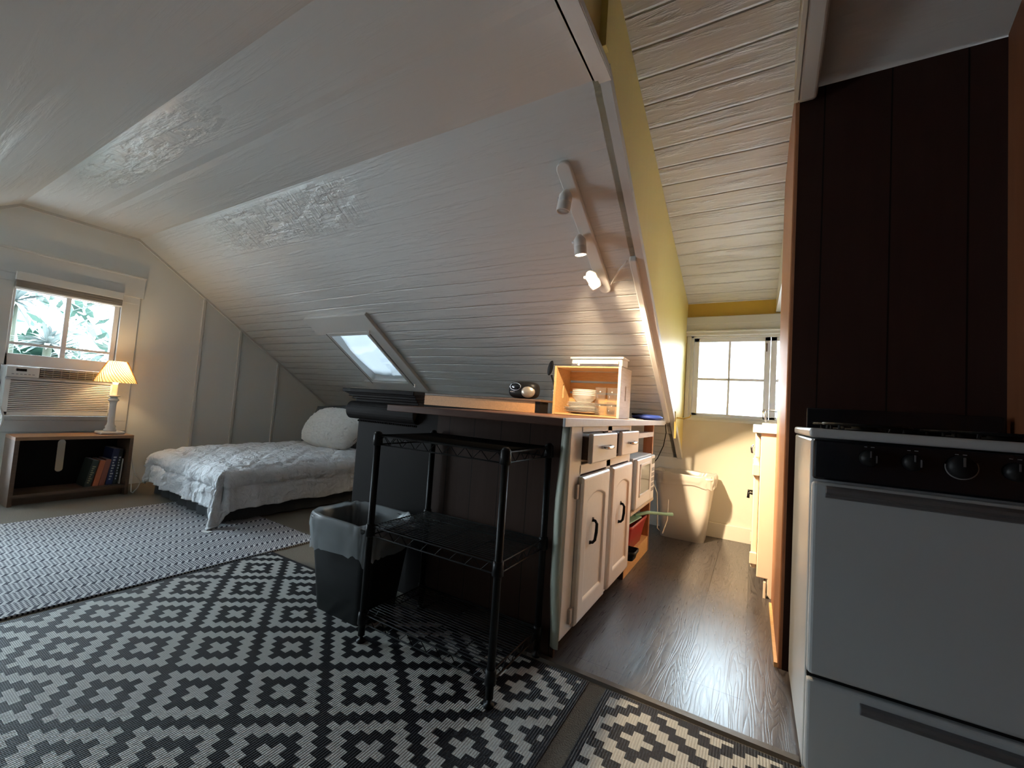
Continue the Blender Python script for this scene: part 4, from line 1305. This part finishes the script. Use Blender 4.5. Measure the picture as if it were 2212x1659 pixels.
for gx in (.27, .54):
    gr = MB()
    for gy in (1.52, 1.74):
        for i in range(4):
            a = i * math.pi / 2 + math.pi / 4
            gr.tube([(gx + .095 * math.cos(a), gy + .095 * math.sin(a), .912), (gx + .095 * math.cos(a), gy + .095 * math.sin(a), .926), (gx + .03 * math.cos(a), gy + .03 * math.sin(a), .927)], .004, 6)
        gr.tube([(gx + .095 * math.cos(t), gy + .095 * math.sin(t), .926) for t in [2 * math.pi * k / 28 for k in range(28)]], .004, 6, closed=True)
    gr.build('grate', M_BLACKM, st)
    for gy in (1.52, 1.74):
        MB().lathe([(0, .9115), (.045, .9115), (.045, .916), (.03, .917), (.03, .922), (0, .923)], 24, (gx, gy, 0)).build('burner', M_BLACKM, st, smooth=True)

# ------------------------------------------------------------------ sink cabinet behind the partition
sc2 = thing('sink_cabinet', (.4, 3.1, 0), 'cream sink base cabinet seen end-on behind the brown partition', 'cabinet')
CAM2 = plain('cream cabinet paint', (.74, .62, .48), .35, bump=.1, bsize=25)
MB().prism([(.035, .10), (.085, .10), (.085, .02), (.10, 0), (.77, 0), (.77, .862), (.035, .862)], 2.64, 3.70, 1).build('body', CAM2, sc2, bevel=.004)
bx('foot_strip', CAM2, sc2, .068, .080, 2.636, 2.665, .0, .085, bevel=.002)
for (a, b) in ((2.665, 3.12), (3.14, 3.60)):
    d_ = bx('door', CAM2, sc2, .006, .034, a, b, .135, .70, bevel=.008, seg=3)
    MB().tube([(.006, b - .05 if a < 3 else a + .05, .47), (-.016, b - .05 if a < 3 else a + .05, .472), (-.018, b - .05 if a < 3 else a + .05, .442)], .008, 8).build('knob', M_BLACKP, d_, smooth=True)
    for z in (.66, .19): bx('hinge', CAM2, d_, .0, .034, a - .018, a + .002, z - .03, z + .03, bevel=.003)
bx('drawer', CAM2, sc2, .010, .034, 2.665, 3.60, .725, .845, bevel=.008, seg=3)
MB().tube([(.010, 2.70, .75), (-.004, 2.70, .752), (-.006, 2.70, .775), (.006, 2.70, .79)], .008, 8).build('handle', M_CHROME, sc2, smooth=True)
stp = bx('worktop', M_LAMW, None, -.004, .775, 2.625, 3.716, .8625, .905, bevel=.003)
tag(stp, 'pale laminate worktop on the sink cabinet below the kitchen window', 'worktop')
dk = thing('dish_rack', (.2, 2.95, .905), 'small wire dish rack on the worktop below the kitchen window', 'dish rack')
dw = MB()
for z, e in ((.912, .02), (.990, 0)):
    dw.tube([(.04 + e, 2.66 + e, z), (.36 - e, 2.66 + e, z), (.36 - e, 2.98 - e, z), (.04 + e, 2.98 - e, z)], .0028, 6, closed=True)
for i in range(6):
    t = .05 + i * .06
    dw.tube([(t, 2.66, .990), (t + .008, 2.68, .912), (t + .008, 2.96, .912), (t, 2.98, .990)], .0018, 5)
for i in range(5):
    t = 2.68 + i * .07
    dw.tube([(.04, t, .990), (.06, t, .912), (.34, t, .912), (.36, t, .990)], .0018, 5)
dw.build('wire_basket', M_CHROME, dk, smooth=True)
tub(MB(), (.20, 2.82), .30, .30, .31, .31, .012, r=.02, z0=.9052).build('drip_tray', M_WHITEP, dk)

# ------------------------------------------------------------------ track light on the slope
tk = thing('track_light', (-.77, 1.95, 1.8), 'white three head track light on the sloping ceiling above the bar', 'track light')
SN = Vector((0, -SL, -1)).normalized()          # into the room


def slp(x, y, h): return Vector((x, y, zs(y))) + SN * h


ta, tb_ = slp(-.772, 1.655, 0), slp(-.738, 2.215, 0)
TD = (tb_ - ta).normalized(); TS = TD.cross(SN).normalized()
tr2 = MB()
n_ = 14
ol = [tb_ + TS * .034 * math.cos(a) + TD * .034 * math.sin(a) for a in [math.pi * k / n_ for k in range(n_ + 1)]] + \
     [ta + TS * .034 * math.cos(a) + TD * .034 * math.sin(a) for a in [math.pi + math.pi * k / n_ for k in range(n_ + 1)]]
k_ = len(ol)
tr2.add([p + SN * .001 for p in ol] + [p + SN * .024 for p in ol], [tuple(range(k_)), tuple(range(2 * k_ - 1, k_ - 1, -1))] + [(i, i + k_, (i + 1) % k_ + k_, (i + 1) % k_) for i in range(k_)])
tr2.build('track', M_WHITEP, tk, bevel=.006, seg=3)
M_LENS_ON = emitter('lit spot lens', (1.0, .86, .60), 22.0)
M_LENS_OFF = plain('dark spot lens', (.30, .32, .33), .2)
heads = [(Vector((-.786, 1.709, 1.872)), Vector((-.10, -.05, -1)), False), (Vector((-.778, 1.905, 1.737)), Vector((.10, .10, -1)), True), (Vector((-.765, 2.084, 1.614)), Vector((.50, .45, -1)), True)]
for c, ax, on in heads:
    ax = ax.normalized()
    q = ax.to_track_quat('Z', 'Y').to_matrix().to_4x4()
    T = Matrix.Translation(c) @ q
    hdo = MB().lathe([(0, -.055), (.012, -.052), (.022, -.040), (.030, -.028), (.031, .004), (.0295, .006), (.031, .008), (.032, .048), (.029, .050), (.026, .040), (0, .036)], 28, (0, 0, 0), T).build('spot_head', M_WHITEP, tk, smooth=True)
    MB().lathe([(0, .0415), (.0275, .0415), (.0275, .046), (0, .047)], 28, (0, 0, 0), T).build('lens', M_LENS_ON if on else M_LENS_OFF, hdo, smooth=True)
    foot = c - SN * .052
    MB().tube([foot, foot + SN * .02 + TS * .026, c + TS * .036 - ax * .02], .006, 8).tube([c + TS * .024 - ax * .02, c + TS * .040 - ax * .02], .009, 10).build('swivel_arm', M_GREYP if c.z > 1.8 else M_WHITEP, hdo, smooth=True)
cdl = MB().tube([tb_ + SN * .012 + TD * .03, slp(-.70, 2.20, .01), slp(-.64, 2.13, .016), slp(-.585, 2.085, .014)], .0045, 6)
cdl.build('feed_cord', M_WHITEP, tk, smooth=True)
for c, ax, e, cone in ((heads[1], Vector((.10, .34, -1)), 120.0, 128), (heads[2], Vector((.70, .80, -.90)), 290.0, 64)):
    sd = bpy.data.lights.new('track_spot', 'SPOT'); sd.energy = e; sd.color = (1.0, .76, .48); sd.spot_size = R(cone); sd.spot_blend = .8; sd.shadow_soft_size = .028
    so = bpy.data.objects.new('track_spot', sd); so.location = c[0] + c[1].normalized() * .055
    so.rotation_euler = ax.to_track_quat('-Z', 'Y').to_euler(); COL.objects.link(so)

# ------------------------------------------------------------------ outside
struct(MB().box(-16, 12, YW + .4, 16, -3.2, -3.0).box(-16, XG - .3, -10, YW + .4, -3.2, -3.0).build('ground', plain('pale concrete', (.68, .68, .68), .9, var=.1, bsize=2)))
hb = thing('white_building', (1, 10, -3), 'sunlit white building beyond the kitchen window', 'building')
bx('wall', plain('white stucco', (.86, .87, .88), .8), hb, -6, 6, 9.5, 10.2, -3, 2.85)
for (x, z, w_, h_) in ((-1.9, 1.9, .9, .75), (-.95, 1.9, .35, .75), (-1.9, .55, .9, .7), (-.95, .55, .35, .7)):
    o = bx('window', plain('grey window trim', (.088, .09, .094), .6), hb, x + .2, x + .2 + w_, 9.45, 9.5, z, z + h_)
    bx('pane', plain('dark grey glass', (.066, .07, .075), .6, spec=.1), o, x + .25, x + .15 + w_, 9.44, 9.45, z + .05, z + h_ - .05)  # panes in one even dark grey
tk2 = MB()
pts, rs = [], []
for i in range(46):
    t = i / 45
    pts.append((.02 + .42 * t + .06 * t * t, 6.2, -3 + 6.4 * t)); rs.append(.105 + (.010 if i % 2 else 0))
tk2.tube(pts, rs, 18)
pt_ = Mt('ringed palm bark', (.36, .35, .33), .9)
nn_ = pt_.noise(scale=(3, 3, 12), size=3, detail=4)
pt_.col(pt_.mix(((nn_ - .4) * 3.0).sat(), (.030, .034, .036), (.075, .085, .09)))
tag(tk2.build('palm_trunk', pt_.m, smooth=False), 'grey ringed palm trunk outside the kitchen window', 'palm tree')


def rosette(c, n, length, wid, mat, mat2, label, seed, up=.55):
    rnd = random.Random(seed)
    o = thing('garden_plant', c, label, 'plant', 'plants outside the left window')
    mb = MB()
    for k in range(n):
        a = rnd.uniform(0, 2 * math.pi); el = rnd.uniform(-.25, 1.2); L = length * rnd.uniform(.7, 1.15)
        d = Vector((math.cos(a) * math.cos(el), math.sin(a) * math.cos(el), math.sin(el)))
        s_ = d.cross(Vector((0, 0, 1))).normalized()
        vs = []
        for i in range(7):
            t = i / 6
            p = Vector(c) + d * L * t + Vector((0, 0, -.35 * L * t * t))
            wv = wid * math.sin(math.pi * min(1, .12 + t * .88)) ** .8
            up_ = s_.cross(d).normalized() * wv * .18
            vs += [p - s_ * wv, p - up_, p + s_ * wv]
        mb.add(vs, [(i * 3 + j, i * 3 + j + 1, i * 3 + j + 4, i * 3 + j + 3) for i in range(6) for j in range(2)])
    mb.build('leaves', mat, o)
    MB().tube([(c[0], c[1], -3.0), (c[0] + .03, c[1], (c[2] - 3) / 2), c], [.05, .045, .03], 8).build('stem', mat2, o, smooth=True)
    return o


LG = plain('silvery pale leaf', (.085, .105, .102), .5); LG2 = plain('green leaf', (.016, .048, .034), .5); LG3 = plain('yellow green leaf', (.040, .066, .012), .5)
STM = plain('plant stem', (.03, .035, .02), .8)
rosette((-6.35, 1.02, 1.62), 64, .40, .022, LG, STM, 'silvery star leaved plant in the upper left of the bedroom window', 1)
rosette((-6.25, 1.80, 1.75), 64, .42, .022, LG, STM, 'silvery star leaved plant in the upper right of the bedroom window', 2)
rosette((-6.05, 1.22, 1.22), 56, .34, .020, LG, STM, 'silvery star leaved plant low at the middle of the bedroom window', 3)
rosette((-6.2, 1.98, 1.32), 56, .34, .020, LG, STM, 'silvery star leaved plant at the lower right of the bedroom window', 4)
rosette((-7.1, 1.3, 1.0), 130, .75, .035, LG2, STM, 'dark green shrub behind the silvery plants at the left of the bedroom window', 5)
rosette((-7.2, 2.3, 1.1), 130, .75, .035, LG2, STM, 'dark green shrub behind the silvery plants at the right of the bedroom window', 6)
rosette((-5.9, 1.0, .70), 80, .40, .022, LG3, STM, 'yellow green plant along the bottom left of the bedroom window', 7)
rosette((-5.9, 1.75, .72), 80, .40, .022, LG3, STM, 'yellow green plant along the bottom right of the bedroom window', 8)
hdg = MB()
rnd = random.Random(5)
for k in range(5200):
    p = Vector((-8.4 + rnd.uniform(-.5, .5), rnd.uniform(-1.5, 6.5), rnd.uniform(-2.5, 2.4)))
    a = Vector((rnd.uniform(-1, 1), rnd.uniform(-1, 1), rnd.uniform(-1, 1))).normalized() * .13
    b = a.cross(Vector((rnd.uniform(-1, 1), rnd.uniform(-1, 1), 1))).normalized() * .045
    hdg.add([p - a, p + b, p + a, p - b], [(0, 1, 2, 3)])
tag(hdg.build('hedge', LG2), 'tall leafy green hedge far behind the plants outside the bedroom window', 'hedge')
